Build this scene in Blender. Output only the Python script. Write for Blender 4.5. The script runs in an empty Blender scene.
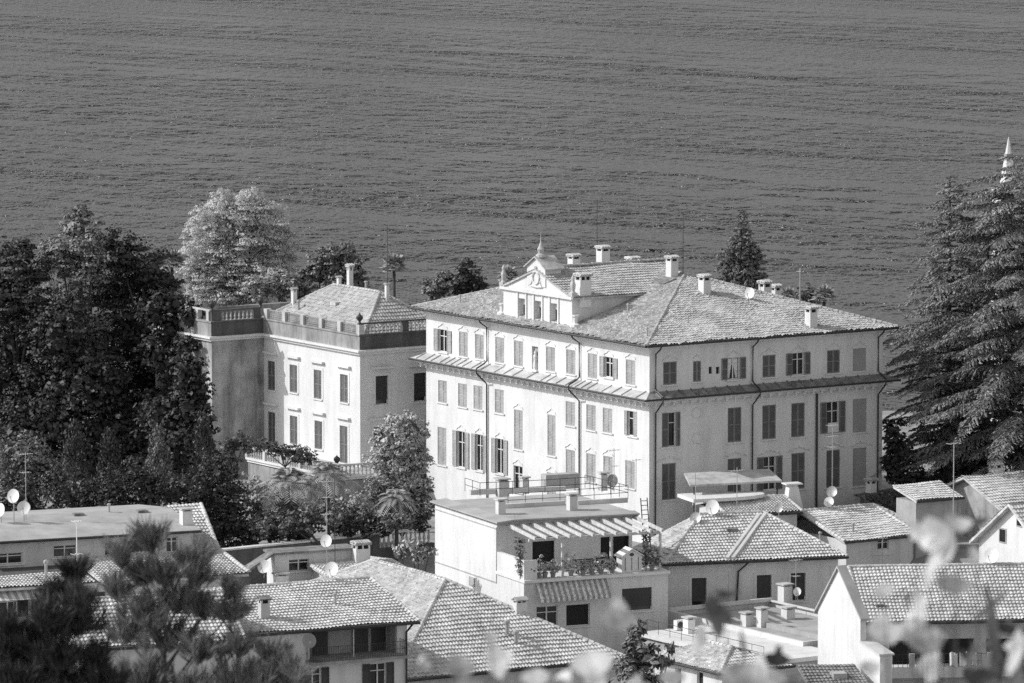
import bpy, math, random
import numpy as np
from mathutils import Vector, Matrix

random.seed(7)
rng = np.random.default_rng(11)
S = bpy.context.scene
COL = S.collection
R = math.radians

# ------------------------------------------------------------------ camera, sky, sun, exposure
F = 6000.0                      # focal length in pixels of the 1024 wide frame
TH = R(6.44)                    # the camera looks down by this much
CAM = Vector((0.0, 0.0, 75.0))  # metres above the lake
cd = bpy.data.cameras.new('camera')
cam = bpy.data.objects.new('camera', cd)
COL.objects.link(cam)
cam.location = CAM
cam.rotation_euler = (math.pi / 2 - TH, 0, 0)
cd.sensor_width = 36.0
cd.lens = F * 36.0 / 1024.0
cd.clip_start = 0.5
cd.clip_end = 20000
cd.dof.use_dof = True
cd.dof.focus_distance = 425.0
cd.dof.aperture_fstop = 5.6
S.camera = cam

SUN_EL, SUN_AZ = R(36), R(-91)          # azimuth from +Y (view direction), negative = to the left
sdir = Vector((math.sin(SUN_AZ) * math.cos(SUN_EL), math.cos(SUN_AZ) * math.cos(SUN_EL), math.sin(SUN_EL)))
w = bpy.data.worlds.new('World')
S.world = w
w.use_nodes = True
nt = w.node_tree
nt.nodes.clear()
sky = nt.nodes.new('ShaderNodeTexSky')
sky.sky_type = 'NISHITA'
sky.sun_disc = False
sky.sun_elevation = SUN_EL
sky.sun_rotation = SUN_AZ
sky.air_density = 1.0
sky.dust_density = 0.8
bw = nt.nodes.new('ShaderNodeRGBToBW')   # a black and white photograph
bg = nt.nodes.new('ShaderNodeBackground')
bg.inputs['Strength'].default_value = 0.14
wo = nt.nodes.new('ShaderNodeOutputWorld')
nt.links.new(sky.outputs[0], bw.inputs[0])
nt.links.new(bw.outputs[0], bg.inputs['Color'])
nt.links.new(bg.outputs[0], wo.inputs['Surface'])
sl = bpy.data.lights.new('sun', 'SUN')
sl.energy = 2.0
sl.angle = R(0.5)
sun = bpy.data.objects.new('sun', sl)
COL.objects.link(sun)
sun.rotation_euler = sdir.to_track_quat('Z', 'Y').to_euler()
sun.location = (-200, 300, 300)
S.view_settings.view_transform = 'Standard'
S.view_settings.look = 'None'
S.view_settings.exposure = 0.88
S.view_settings.gamma = 1.0
S.cycles.max_bounces = 4
S.cycles.diffuse_bounces = 4
S.cycles.glossy_bounces = 2
S.cycles.transparent_max_bounces = 4
S.cycles.use_denoising = False
S.cycles.sample_clamp_direct = 1.2
S.cycles.sample_clamp_indirect = 4.0
S.cycles.denoiser = 'OPENIMAGEDENOISE'

# ------------------------------------------------------------------ picture <-> place
FWD = Vector((0, math.cos(TH), -math.sin(TH)))
UP = Vector((0, math.sin(TH), math.cos(TH)))
def ray(x, y):
    return FWD + Vector((1, 0, 0)) * ((x - 512) / F) + UP * ((341.5 - y) / F)
def at(x, y, D):                 # the point seen at (x, y) whose distance along Y is D
    d = ray(x, y)
    return CAM + d * (D / d.y)
def atz(x, y, z):                # ... whose height is z
    d = ray(x, y)
    return CAM + d * ((z - CAM.z) / d.z)
def ppm(p):                      # pixels per metre there
    return F / (Vector(p) - CAM).dot(FWD)

# ------------------------------------------------------------------ materials
def new_mat(name):
    m = bpy.data.materials.new(name)
    m.use_nodes = True
    t = m.node_tree
    b = t.nodes['Principled BSDF']
    return m, t, b
def ramp(t, src, lo, hi, a=0.3, b=0.7):
    n = t.nodes.new('ShaderNodeMapRange')
    n.inputs['From Min'].default_value = a
    n.inputs['From Max'].default_value = b
    n.inputs['To Min'].default_value = lo
    n.inputs['To Max'].default_value = hi
    t.links.new(src, n.inputs['Value'])
    return n.outputs[0]
def noise(t, scale, detail=4, rough=0.6, stretch=(1, 1, 1), coord='Object', turn=0.0):
    tc = t.nodes.new('ShaderNodeTexCoord')
    mp = t.nodes.new('ShaderNodeMapping')
    mp.inputs['Scale'].default_value = stretch
    n = t.nodes.new('ShaderNodeTexNoise')
    n.inputs['Scale'].default_value = scale
    n.inputs['Detail'].default_value = detail
    n.inputs['Roughness'].default_value = rough
    src = tc.outputs[coord]
    if turn:
        m2 = t.nodes.new('ShaderNodeMapping')
        m2.inputs['Rotation'].default_value = (0, 0, turn)
        t.links.new(src, m2.inputs[0])
        src = m2.outputs[0]
    t.links.new(src, mp.inputs[0])
    t.links.new(mp.outputs[0], n.inputs['Vector'])
    return n.outputs['Fac']
def mul(t, a, b):
    n = t.nodes.new('ShaderNodeMath')
    n.operation = 'MULTIPLY'
    for k, v in enumerate((a, b)):
        if isinstance(v, (int, float)):
            n.inputs[k].default_value = v
        else:
            t.links.new(v, n.inputs[k])
    return n.outputs[0]
def setcol(t, b, val):
    t.links.new(val, b.inputs['Base Color'])
def bump(t, b, h, strength=0.3, dist=0.05):
    n = t.nodes.new('ShaderNodeBump')
    n.inputs['Strength'].default_value = strength
    n.inputs['Distance'].default_value = dist
    t.links.new(h, n.inputs['Height'])
    t.links.new(n.outputs[0], b.inputs['Normal'])

def plaster(name, v, dirt=0.18, stain=0.15, rough=0.92):
    m, t, b = new_mat(name)
    a = ramp(t, noise(t, 0.35, 5, 0.65), 1 - dirt, 1.0, 0.3, 0.6)
    c = ramp(t, noise(t, 1.1, 4, 0.7, (1, 1, 0.13)), 1 - stain, 1.0, 0.3, 0.55)
    f = ramp(t, noise(t, 9, 3, 0.7), 0.93, 1.03)
    setcol(t, b, mul(t, mul(t, mul(t, a, c), f), v))
    b.inputs['Roughness'].default_value = rough
    b.inputs['Specular IOR Level'].default_value = 0.2
    bump(t, b, noise(t, 14, 3), 0.15, 0.02)
    return m
def tilemat(name, lo, hi):
    m, t, b = new_mat(name)
    tc = t.nodes.new('ShaderNodeTexCoord')
    vo = t.nodes.new('ShaderNodeTexVoronoi')
    vo.inputs['Scale'].default_value = 2.6
    t.links.new(tc.outputs['Object'], vo.inputs['Vector'])
    sp = t.nodes.new('ShaderNodeSeparateColor')
    t.links.new(vo.outputs['Color'], sp.inputs[0])
    a = ramp(t, sp.outputs[0], lo, hi, 0, 1)
    c = ramp(t, noise(t, 0.5, 5, 0.7), 0.76, 1.05, 0.3, 0.62)
    f = ramp(t, noise(t, 7, 3, 0.7), 0.75, 1.1)
    setcol(t, b, mul(t, mul(t, a, c), f))
    b.inputs['Roughness'].default_value = 0.85
    b.inputs['Specular IOR Level'].default_value = 0.25
    return m
def plain(name, v, rough=0.6, var=0.12, scale=3.0, metal=0.0, spec=0.4):
    m, t, b = new_mat(name)
    setcol(t, b, mul(t, ramp(t, noise(t, scale, 4, 0.6), 1 - var, 1 + var), v))
    b.inputs['Roughness'].default_value = rough
    b.inputs['Metallic'].default_value = metal
    b.inputs['Specular IOR Level'].default_value = spec
    return m
def leafmat(name, v, var=0.45, scale=0.6, trans=0.0, rough=0.55, spec=0.3):
    m, t, b = new_mat(name)
    a = ramp(t, noise(t, scale, 3, 0.6), 1 - var, 1 + var)
    f = ramp(t, noise(t, 6, 2, 0.6), 0.7, 1.3)
    val = mul(t, mul(t, a, f), v)
    setcol(t, b, val)
    b.inputs['Roughness'].default_value = rough
    b.inputs['Specular IOR Level'].default_value = spec
    if trans:
        tr = t.nodes.new('ShaderNodeBsdfTranslucent')
        t.links.new(val, tr.inputs['Color'])
        mx = t.nodes.new('ShaderNodeMixShader')
        mx.inputs[0].default_value = trans
        t.links.new(b.outputs[0], mx.inputs[1])
        t.links.new(tr.outputs[0], mx.inputs[2])
        t.links.new(mx.outputs[0], t.nodes['Material Output'].inputs[0])
    return m
def glassmat(name):
    m, t, b = new_mat(name)
    setcol(t, b, mul(t, ramp(t, noise(t, 0.8, 2), 0.5, 1.6), 0.018))
    b.inputs['Roughness'].default_value = 0.12
    b.inputs['Specular IOR Level'].default_value = 0.5
    return m

M = dict(
    white=plaster('white_plaster', 0.68, 0.12, 0.16),
    villa=plaster('villa_plaster', 0.69, 0.12, 0.15),
    cream=plaster('cream_plaster', 0.70, 0.14, 0.14),
    annexp=plaster('annex_plaster', 0.69, 0.12, 0.14),
    greyp=plaster('grey_plaster', 0.42, 0.25, 0.22),
    mid=plaster('mid_plaster', 0.62, 0.2, 0.2),
    old=plaster('old_plaster', 0.46, 0.6, 0.5),
    dark_stone=plaster('near_black_stone', 0.13, 0.4, 0.4),
    stone=plaster('weathered_stone', 0.36, 0.45, 0.5),
    stonel=plaster('pale_stone', 0.55, 0.35, 0.35),
    concrete=plaster('flat_roof_concrete', 0.42, 0.3, 0.1),
    trim=plaster('painted_trim', 0.70, 0.12, 0.12),
    tile=tilemat('old_clay_tiles', 0.37, 0.53),
    tileh=tilemat('house_clay_tiles', 0.48, 0.70),
    tiled=tilemat('dark_clay_tiles', 0.16, 0.30),
    sheet=plain('sheet_roofing', 0.36, 0.7, 0.2, 0.7),
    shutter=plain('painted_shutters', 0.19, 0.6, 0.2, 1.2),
    shutterl=plain('pale_lit_shutters', 0.34, 0.65, 0.2, 1.2),  # paler copy for the left facade, its sunlight put into the colour
    shutterd=plain('dark_shutters', 0.045, 0.5, 0.2, 1.2),
    blind=plain('painted_blind_window', 0.30, 0.8, 0.1, 1.2),
    frame=plain('window_paint', 0.62, 0.5),
    dark=plain('dark_opening', 0.02, 0.9, 0.2),
    metal=plain('dark_metal', 0.05, 0.5, 0.2, 3.0, 0.2),
    pipe=plain('copper_pipe', 0.035, 0.5, 0.2, 3.0),
    galv=plain('galvanised_metal', 0.40, 0.45, 0.15, 3.0, 0.3),
    dish=plain('white_dish', 0.74, 0.5, 0.08),
    dishg=plain('grey_dish', 0.25, 0.5, 0.08),
    wood=plain('weathered_wood', 0.50, 0.75, 0.25, 4.0),
    cloth=plain('white_cloth', 0.8, 0.9, 0.06),
    glass=glassmat('window_glass'),
    bark=plain('bark', 0.09, 0.95, 0.4, 5.0, 0, 0.1),
    leafd=leafmat('dark_leaves', 0.04),
    leafm=leafmat('mid_leaves', 0.15),
    leafl=leafmat('pale_leaves', 0.36),
    ivy=leafmat('ivy_leaves', 0.17, 0.7, 0.25),
    cypress=leafmat('cypress_leaves', 0.07, 0.5),
    silver=leafmat('silver_leaves', 0.55, 0.2, 0.6, 0.35),
    cedar=leafmat('cedar_needles', 0.20, 0.4),
    needle=leafmat('pine_needles', 0.19, 0.5, 2.0, 0.2),
    needled=leafmat('dark_pine_needles', 0.06, 0.5, 2.0, 0.1),
    palm=leafmat('palm_leaves', 0.34, 0.3),
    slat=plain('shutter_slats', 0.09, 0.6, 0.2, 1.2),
    slatl=plain('pale_lit_slats', 0.30, 0.65, 0.2, 1.2),  # slats of the paler copy, sunlight in the colour too
    awning=leafmat('pale_awning_cloth', 0.85, 0.05, 0.6, 0.5),
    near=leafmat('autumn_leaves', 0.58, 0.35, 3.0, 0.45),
    neard=leafmat('shaded_leaves', 0.05, 0.3, 3.0),  # near-black copy of the leaves, their shade put into the colour
    pot=plain('terracotta', 0.22, 0.8),
)

# ------------------------------------------------------------------ mesh helpers
class MB:
    """collects shapes; build() links them as ONE mesh object"""
    def __init__(s):
        s.v, s.f, s.m, s.mi, s.smooth = [], [], [], 0, False
    def add(s, vs, fs):
        o = len(s.v)
        s.v.extend([tuple(p) for p in vs])
        s.f.extend([tuple(i + o for i in f) for f in fs])
        s.m.extend([s.mi] * len(fs))
    def poly(s, pts):
        s.add(pts, [tuple(range(len(pts)))])
    def box(s, x0, x1, y0, y1, z0, z1):
        s.add([(x0, y0, z0), (x1, y0, z0), (x1, y1, z0), (x0, y1, z0), (x0, y0, z1), (x1, y0, z1), (x1, y1, z1), (x0, y1, z1)],
              [(0, 3, 2, 1), (4, 5, 6, 7), (0, 1, 5, 4), (1, 2, 6, 5), (2, 3, 7, 6), (3, 0, 4, 7)])
    def hull8(s, a, b):          # two quads -> solid
        s.add(list(a) + list(b), [(0, 3, 2, 1), (4, 5, 6, 7), (0, 1, 5, 4), (1, 2, 6, 5), (2, 3, 7, 6), (3, 0, 4, 7)])
    def slab(s, pts, t):         # polygon thickened downwards by t
        n = len(pts)
        lo = [(p[0], p[1], p[2] - t) for p in pts]
        s.add([tuple(p) for p in pts] + lo, [tuple(range(n)), tuple(range(2 * n - 1, n - 1, -1))] +
              [(i, (i + 1) % n, n + (i + 1) % n, n + i) for i in range(n)])
    def tube(s, pts, r, n=6, r2=None):
        pts = [Vector(p) for p in pts]
        k = len(pts)
        rings = []
        for i, p in enumerate(pts):
            d = (pts[min(i + 1, k - 1)] - pts[max(i - 1, 0)]).normalized()
            a = d.cross(Vector((0, 0, 1)))
            if a.length < 1e-3:
                a = Vector((1, 0, 0))
            a.normalize()
            b = d.cross(a)
            rr = r if r2 is None else r + (r2 - r) * i / max(1, k - 1)
            rings.append([p + a * (rr * math.cos(2 * math.pi * j / n)) + b * (rr * math.sin(2 * math.pi * j / n)) for j in range(n)])
        vs = [q for g in rings for q in g]
        fs = [(i * n + j, i * n + (j + 1) % n, (i + 1) * n + (j + 1) % n, (i + 1) * n + j) for i in range(k - 1) for j in range(n)]
        fs += [tuple(range(n - 1, -1, -1)), tuple(range((k - 1) * n, k * n))]
        s.add(vs, fs)
    def lathe(s, prof, c, n=8):  # prof: list of (r, z)
        c = Vector(c)
        vs = [(c.x + r * math.cos(2 * math.pi * j / n), c.y + r * math.sin(2 * math.pi * j / n), c.z + z) for r, z in prof for j in range(n)]
        k = len(prof)
        fs = [(i * n + j, i * n + (j + 1) % n, (i + 1) * n + (j + 1) % n, (i + 1) * n + j) for i in range(k - 1) for j in range(n)]
        fs += [tuple(range(n - 1, -1, -1)), tuple(range((k - 1) * n, k * n))]
        s.add(vs, fs)
    def build(s, name, mats, parent=None):
        me = bpy.data.meshes.new(name)
        me.from_pydata(s.v, [], s.f)
        mats = mats if isinstance(mats, (list, tuple)) else [mats]
        for m in mats:
            me.materials.append(m)
        if len(mats) > 1:
            me.polygons.foreach_set('material_index', s.m)
        if s.smooth:
            me.polygons.foreach_set('use_smooth', [True] * len(s.f))
        return link(name, me, parent)

def link(name, me, parent=None):
    o = bpy.data.objects.new(name, me)
    COL.objects.link(o)
    if parent is not None:
        o.parent = parent
    return o
def quadmesh(name, V, Q, mat, parent=None, smooth=False):   # fast path for many quads
    V = np.asarray(V, np.float32)
    Q = np.asarray(Q, np.int32)
    me = bpy.data.meshes.new(name)
    me.vertices.add(len(V))
    me.vertices.foreach_set('co', V.ravel())
    me.loops.add(Q.size)
    me.loops.foreach_set('vertex_index', Q.ravel())
    me.polygons.add(len(Q))
    me.polygons.foreach_set('loop_start', np.arange(0, Q.size, 4, dtype=np.int32))
    me.polygons.foreach_set('loop_total', np.full(len(Q), 4, np.int32))
    me.materials.append(mat)
    me.update(calc_edges=True)
    me.validate()
    if smooth:
        me.polygons.foreach_set('use_smooth', [True] * len(Q))
    return link(name, me, parent)
def tag(o, label=None, cat=None, group=None, kind=None):
    if label: o['label'] = label
    if cat: o['category'] = cat
    if group: o['group'] = group
    if kind: o['kind'] = kind
    return o
def thing(name, label, cat, loc=(0, 0, 0), rz=0.0, group=None):
    o = bpy.data.objects.new(name, None)
    o.empty_display_size = 0.5
    COL.objects.link(o)
    o.location = loc
    o.rotation_euler = (0, 0, rz)
    return tag(o, label, cat, group)
def copy_of(o, parent, loc):
    c = o.copy()
    COL.objects.link(c)
    c.parent = parent
    c.location = loc
    return c

def inside(poly, X, Y):
    r = np.zeros(X.shape, bool)
    n = len(poly)
    for i in range(n):
        x1, y1 = poly[i]
        x2, y2 = poly[(i + 1) % n]
        if y1 == y2:
            continue
        c = ((y1 > Y) != (y2 > Y)) & (X < (x2 - x1) * (Y - y1) / (y2 - y1) + x1)
        r ^= c
    return r
def tiles(mb, poly, row=0.42, col=0.25, amp=0.06, step=0.05, sub=6, lift=0.02, vjit=0.018):
    """a slope of barrel tiles over a flat polygon whose first edge is the eave"""
    p = [Vector(q) for q in poly]
    u = (p[1] - p[0]).normalized()
    n = u.cross(p[-1] - p[0])
    if n.length < 1e-4:
        n = u.cross(p[2] - p[0])
    n.normalize()
    if n.z < 0:
        n = -n
    wv = n.cross(u)
    if wv.z < 0:
        wv = -wv
    P2 = [((q - p[0]).dot(u), (q - p[0]).dot(wv)) for q in p]
    u0, u1 = min(a for a, b in P2), max(a for a, b in P2)
    v1 = max(b for a, b in P2)
    nc = int((u1 - u0) / col) + 1
    nr = int(v1 / row) + 1
    U = u0 + np.arange(nc * sub + 1) * col / sub
    ph = np.arange(nc * sub + 1) / sub
    h = amp * np.abs(np.sin(np.pi * ph)) ** 0.75
    ci = np.minimum(ph.astype(int), nc - 1)
    jit = rng.normal(0, 0.010, (nr, nc))
    vj = rng.normal(0, vjit, (nr, nc))
    big = 0.05 * np.sin(ph[None, :] * 0.23 + rng.uniform(0, 6)) * np.sin(np.arange(nr)[:, None] * 0.4 + rng.uniform(0, 6))
    H = np.zeros((2 * nr, U.size)); VV = np.zeros_like(H)
    k = np.arange(nr)
    H[0::2] = h[None, :] + step + jit[:, ci] + big
    H[1::2] = h[None, :] * 0.8 + jit[:, ci] * 0.3 + big
    VV[0::2] = (k * row)[:, None] + vj[:, ci] - 0.03
    VV[1::2] = ((k + 1) * row)[:, None] - 0.03
    H += lift
    UU = np.broadcast_to(U, H.shape)
    o = np.array(p[0]); ua = np.array(u); wa = np.array(wv); na = np.array(n)
    V = o + UU[..., None] * ua + VV[..., None] * wa + H[..., None] * na
    nl, nu = H.shape
    I = np.arange(nl * nu).reshape(nl, nu)
    Q = np.stack([I[:-1, :-1], I[:-1, 1:], I[1:, 1:], I[1:, :-1]], -1).reshape(-1, 4)
    cu = (UU[:-1, :-1] + UU[:-1, 1:]).ravel() / 2
    cv = ((VV[:-1, :-1] + VV[1:, 1:]) / 2).ravel()
    Q = Q[inside(P2, cu, np.maximum(cv, 0.001))]
    used, inv = np.unique(Q, return_inverse=True)
    mb.add([tuple(x) for x in V.reshape(-1, 3)[used].tolist()], [tuple(x) for x in inv.reshape(-1, 4).tolist()])
def caps(mb, a, b, r=0.15, seg=0.42):
    """a line of half-round ridge tiles from a to b"""
    a, b = Vector(a), Vector(b)
    d = b - a
    n = max(1, int(d.length / seg))
    side = d.cross(Vector((0, 0, 1))).normalized()
    up = side.cross(d).normalized()
    for i in range(n):
        p, q = a + d * (i / n), a + d * ((i + 1.12) / n)
        vs = []
        for c, rr in ((p, r * random.uniform(1.0, 1.2)), (q, r * 0.86)):
            for j in range(6):
                t = math.pi * j / 5
                vs.append(c + side * (rr * math.cos(t)) + up * (rr * math.sin(t) + 0.03))
        mb.add(vs, [(j, j + 1, j + 7, j + 6) for j in range(5)] + [(0, 1, 2, 3, 4, 5), (6, 7, 8, 9, 10, 11)])

# ------------------------------------------------------------------ houses
class House:
    def __init__(s, name, label, cat, px, py, D, az, zb, group=None):
        p = at(px, py, D)
        s.o = Vector((p.x, p.y, zb))
        s.az = R(az)
        s.c, s.s = math.cos(s.az), math.sin(s.az)
        s.root = thing(name, label, cat, s.o, s.az, group)
        s.ppm = ppm(p)
    def loc(s, p):               # world -> house
        d = Vector(p) - s.o
        return Vector((d.x * s.c + d.y * s.s, -d.x * s.s + d.y * s.c, d.z))
    def wld(s, p):
        return s.o + Vector((p[0] * s.c - p[1] * s.s, p[0] * s.s + p[1] * s.c, p[2]))
    def rayl(s, x, y):
        d = ray(x, y)
        return s.loc(CAM), Vector((d.x * s.c + d.y * s.s, -d.x * s.s + d.y * s.c, d.z))
    def hit(s, x, y, axis, val): # pixel -> point on the house plane axis = val
        o, d = s.rayl(x, y)
        return o + d * ((val - o[axis]) / d[axis])
    def hitp(s, x, y, p0, n):
        o, d = s.rayl(x, y)
        n = Vector(n)
        return o + d * ((Vector(p0) - o).dot(n) / d.dot(n))
    def z(s, y_px, D=None):
        return 0

def fpt(face, u, out, z):        # face = ('R' | 'L', offset): R looks to the right front, L to the left front
    return (u, face[1] - out, z) if face[0] == 'R' else (face[1] - out, u, z)
def fbox(mb, face, u0, u1, z0, z1, o0, o1):
    a, b = fpt(face, u0, o0, z0), fpt(face, u1, o1, z1)
    mb.box(min(a[0], b[0]), max(a[0], b[0]), min(a[1], b[1]), max(a[1], b[1]), min(a[2], b[2]), max(a[2], b[2]))
def fuz(H, face, x, y):          # pixel on that face -> (u, z)
    p = H.hit(x, y, 1 if face[0] == 'R' else 0, face[1])
    return (p.x if face[0] == 'R' else p.y), p.z
def wall_face(mb, face, u0, u1, z0, z1, ops, depth=0.24):
    us = sorted(set([u0, u1] + [t for o in ops for t in (o[0], o[1]) if u0 < t < u1]))
    zs = sorted(set([z0, z1] + [t for o in ops for t in (o[2], o[3]) if z0 < t < z1]))
    for a, b in zip(us, us[1:]):
        for c, d in zip(zs, zs[1:]):
            m, q = (a + b) / 2, (c + d) / 2
            if any(o[0] < m < o[1] and o[2] < q < o[3] for o in ops):
                continue
            mb.poly([fpt(face, a, 0, c), fpt(face, b, 0, c), fpt(face, b, 0, d), fpt(face, a, 0, d)])
    for a, b, c, d in ops:
        e = depth
        for (p, q) in (((a, c), (b, c)), ((b, c), (b, d)), ((b, d), (a, d)), ((a, d), (a, c))):
            mb.poly([fpt(face, p[0], 0, p[1]), fpt(face, q[0], 0, q[1]), fpt(face, q[0], -e, q[1]), fpt(face, p[0], -e, p[1])])

def shutter(face, u0, u1, z0, z1, o, mat, parent, slat=0.11):
    mb = MB()
    f = 0.07
    t = 0.05
    fbox(mb, face, u0, u0 + f, z0, z1, o, o + t)
    fbox(mb, face, u1 - f, u1, z0, z1, o, o + t)
    h = z1 - z0
    rails = [z0, z1 - f] + ([z0 + h * 0.5 - f / 2] if h > 1.3 else [])
    for r in rails:
        fbox(mb, face, u0 + f, u1 - f, r, r + f, o + 0.003, o + t - 0.003)
    mb.mi = 1
    n = int(h / slat)
    for i in range(n):
        a = z0 + h * i / n
        b = a + h / n * 1.05
        mb.poly([fpt(face, u0 + f, o + 0.042, a), fpt(face, u1 - f, o + 0.042, a), fpt(face, u1 - f, o + 0.006, b), fpt(face, u0 + f, o + 0.006, b)])
    mb.poly([fpt(face, u0 + f, o + 0.004, z0), fpt(face, u1 - f, o + 0.004, z0), fpt(face, u1 - f, o + 0.004, z1), fpt(face, u0 + f, o + 0.004, z1)])
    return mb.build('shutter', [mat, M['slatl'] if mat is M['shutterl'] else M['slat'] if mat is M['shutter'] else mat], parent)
def crest(mb, face, u, z, w, kind):
    """plaster ornament above a window"""
    def arc(pts, r=0.035):
        mb.tube([fpt(face, u + a * w, 0.03, z + b) for a, b in pts], r, 5)
    if kind == 1:
        arc([(-.55, .10), (-.45, .24), (-.25, .30), (-.1, .42), (0, .50), (.1, .42), (.25, .30), (.45, .24), (.55, .10)])
    else:
        arc([(-.85, .12), (-.7, .30), (-.5, .22), (-.35, .42), (-.15, .40), (0, .55), (.15, .40), (.35, .42), (.5, .22), (.7, .30), (.85, .12)], 0.045)

def windows(H, face, specs, mats, crestk=0):
    """specs: (x, ytop, ybottom, width m, style); returns the openings for wall_face and a function that builds the parts"""
    ops, todo = [], []
    for sp in specs:
        x, yt, yb, wd, st = sp[:5]
        u, zt = fuz(H, face, x, yt)
        u, zb = fuz(H, face, x, yb)
        a, b = u - wd / 2, u + wd / 2
        ops.append((a, b, zb, zt))
        todo.append((a, b, zb, zt, st, sp[5] if len(sp) > 5 else crestk))
    def go():
        for a, b, zb, zt, st, ck in todo:
            sh = mats['shutter']
            mb = MB()
            fr, dp = 0.06, -0.17
            fbox(mb, face, a, a + fr, zb, zt, dp, dp + 0.06)
            fbox(mb, face, b - fr, b, zb, zt, dp, dp + 0.06)
            fbox(mb, face, a + fr, b - fr, zb, zb + fr, dp, dp + 0.06)
            fbox(mb, face, a + fr, b - fr, zt - fr, zt, dp, dp + 0.06)
            if st in ('open', 'glass', 'half', 'curtain'):
                m_ = (a + b) / 2
                fbox(mb, face, m_ - 0.045, m_ + 0.045, zb + fr, zt - fr, dp + 0.004, dp + 0.064)
                fbox(mb, face, a + fr, b - fr, zb + (zt - zb) * 0.68, zb + (zt - zb) * 0.68 + 0.06, dp + 0.004, dp + 0.056)
            wo_ = mb.build('window', mats.get('frame', M['frame']), H.root)
            mb = MB()
            fbox(mb, face, a + 0.004, b - 0.004, zb + 0.004, zt - 0.004, -0.235, -0.2)
            mb.build('pane', M['dark'] if st == 'void' else M['glass'], wo_)
            m_ = (a + b) / 2
            if st == 'shut':
                shutter(face, a + 0.01, m_ - 0.008, zb + 0.02, zt - 0.01, -0.09, sh, wo_)
                shutter(face, m_ + 0.008, b - 0.01, zb + 0.02, zt - 0.01, -0.09, sh, wo_)
            elif st == 'half':
                shutter(face, a + 0.01, m_ - 0.008, zb + 0.02, zt - 0.01, -0.09, sh, wo_)
                hw = (b - a) / 2
                shutter(face, b + 0.02, b + 0.02 + hw * 0.55, zb + 0.02, zt - 0.01, 0.03, sh, wo_)
            elif st in ('open', 'curtain', 'void'):
                hw = (b - a) / 2 * 0.95
                if st != 'void':
                    shutter(face, a - 0.03 - hw, a - 0.03, zb + 0.02, zt - 0.01, 0.03, sh, wo_)
                    shutter(face, b + 0.03, b + 0.03 + hw, zb + 0.02, zt - 0.01, 0.03, sh, wo_)
                if st == 'curtain':
                    cb = MB()
                    for k, (q0, q1) in enumerate(((a + 0.09, m_ - 0.02), (m_ + 0.02, b - 0.09))):
                        n = 6
                        for i in range(n):
                            t0, t1 = i / n, (i + 1) / n
                            e = lambda t: fpt(face, (q0 + (q1 - q0) * t) if k == 0 else (q1 + (q0 - q1) * t), -0.19 + 0.02 * (i % 2), zt - 0.1)
                            g = lambda t: fpt(face, (q0 + (q1 - q0) * t * 0.4) if k == 0 else (q1 + (q0 - q1) * t * 0.4), -0.19 + 0.02 * (i % 2), zb + 0.08)
                            cb.poly([e(t0), e(t1), g(t1), g(t0)])
                    cb.build('curtain', M['cloth'], wo_)
            elif st == 'blind':
                bb = MB()
                fbox(bb, face, a + 0.005, b - 0.005, zb + 0.005, zt - 0.005, -0.12, -0.07)
                bb.build('shutter', mats.get('blind', M['blind']), wo_)
            elif st == 'roller':
                bb = MB()
                zz = zt
                while zz > zb + (zt - zb) * 0.18:
                    bb.poly([fpt(face, a + 0.03, -0.10, zz), fpt(face, b - 0.03, -0.10, zz), fpt(face, b - 0.03, -0.07, zz - 0.07), fpt(face, a + 0.03, -0.07, zz - 0.07)])
                    zz -= 0.07
                bb.build('roller_blind', sh, wo_)
            if mats.get('sill', True):
                sb = MB()
                fbox(sb, face, a - 0.14, b + 0.14, zb - 0.10, zb - 0.004, -0.1, 0.11)
                sb.build('sill', M['trim'], wo_)
            if mats.get('surround'):
                sb = MB()
                g = mats['surround']
                fbox(sb, face, a - g, a - 0.003, zb, zt + g, -0.02, 0.035)
                fbox(sb, face, b + 0.003, b + g, zb, zt + g, -0.02, 0.035)
                fbox(sb, face, a - 0.003, b + 0.003, zt + 0.003, zt + g, -0.02, 0.034)
                if mats.get('hood'):
                    fbox(sb, face, a - g - 0.2, b + g + 0.2, zt + g + 0.35, zt + g + 0.52, -0.02, 0.26)
                sb.build('surround', mats.get('trimmat', M['trim']), wo_)
            if ck:
                sb = MB()
                crest(sb, face, (a + b) / 2, zt, (b - a), ck)
                sb.build('crest', M['trim'], wo_)
    return ops, go

def pipe(H, pts, r=0.06, mat=None, name='downpipe', parent=None):
    mb = MB()
    mb.tube(pts, r, 6)
    return mb.build(name, mat or M['pipe'], parent or H.root)

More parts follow.
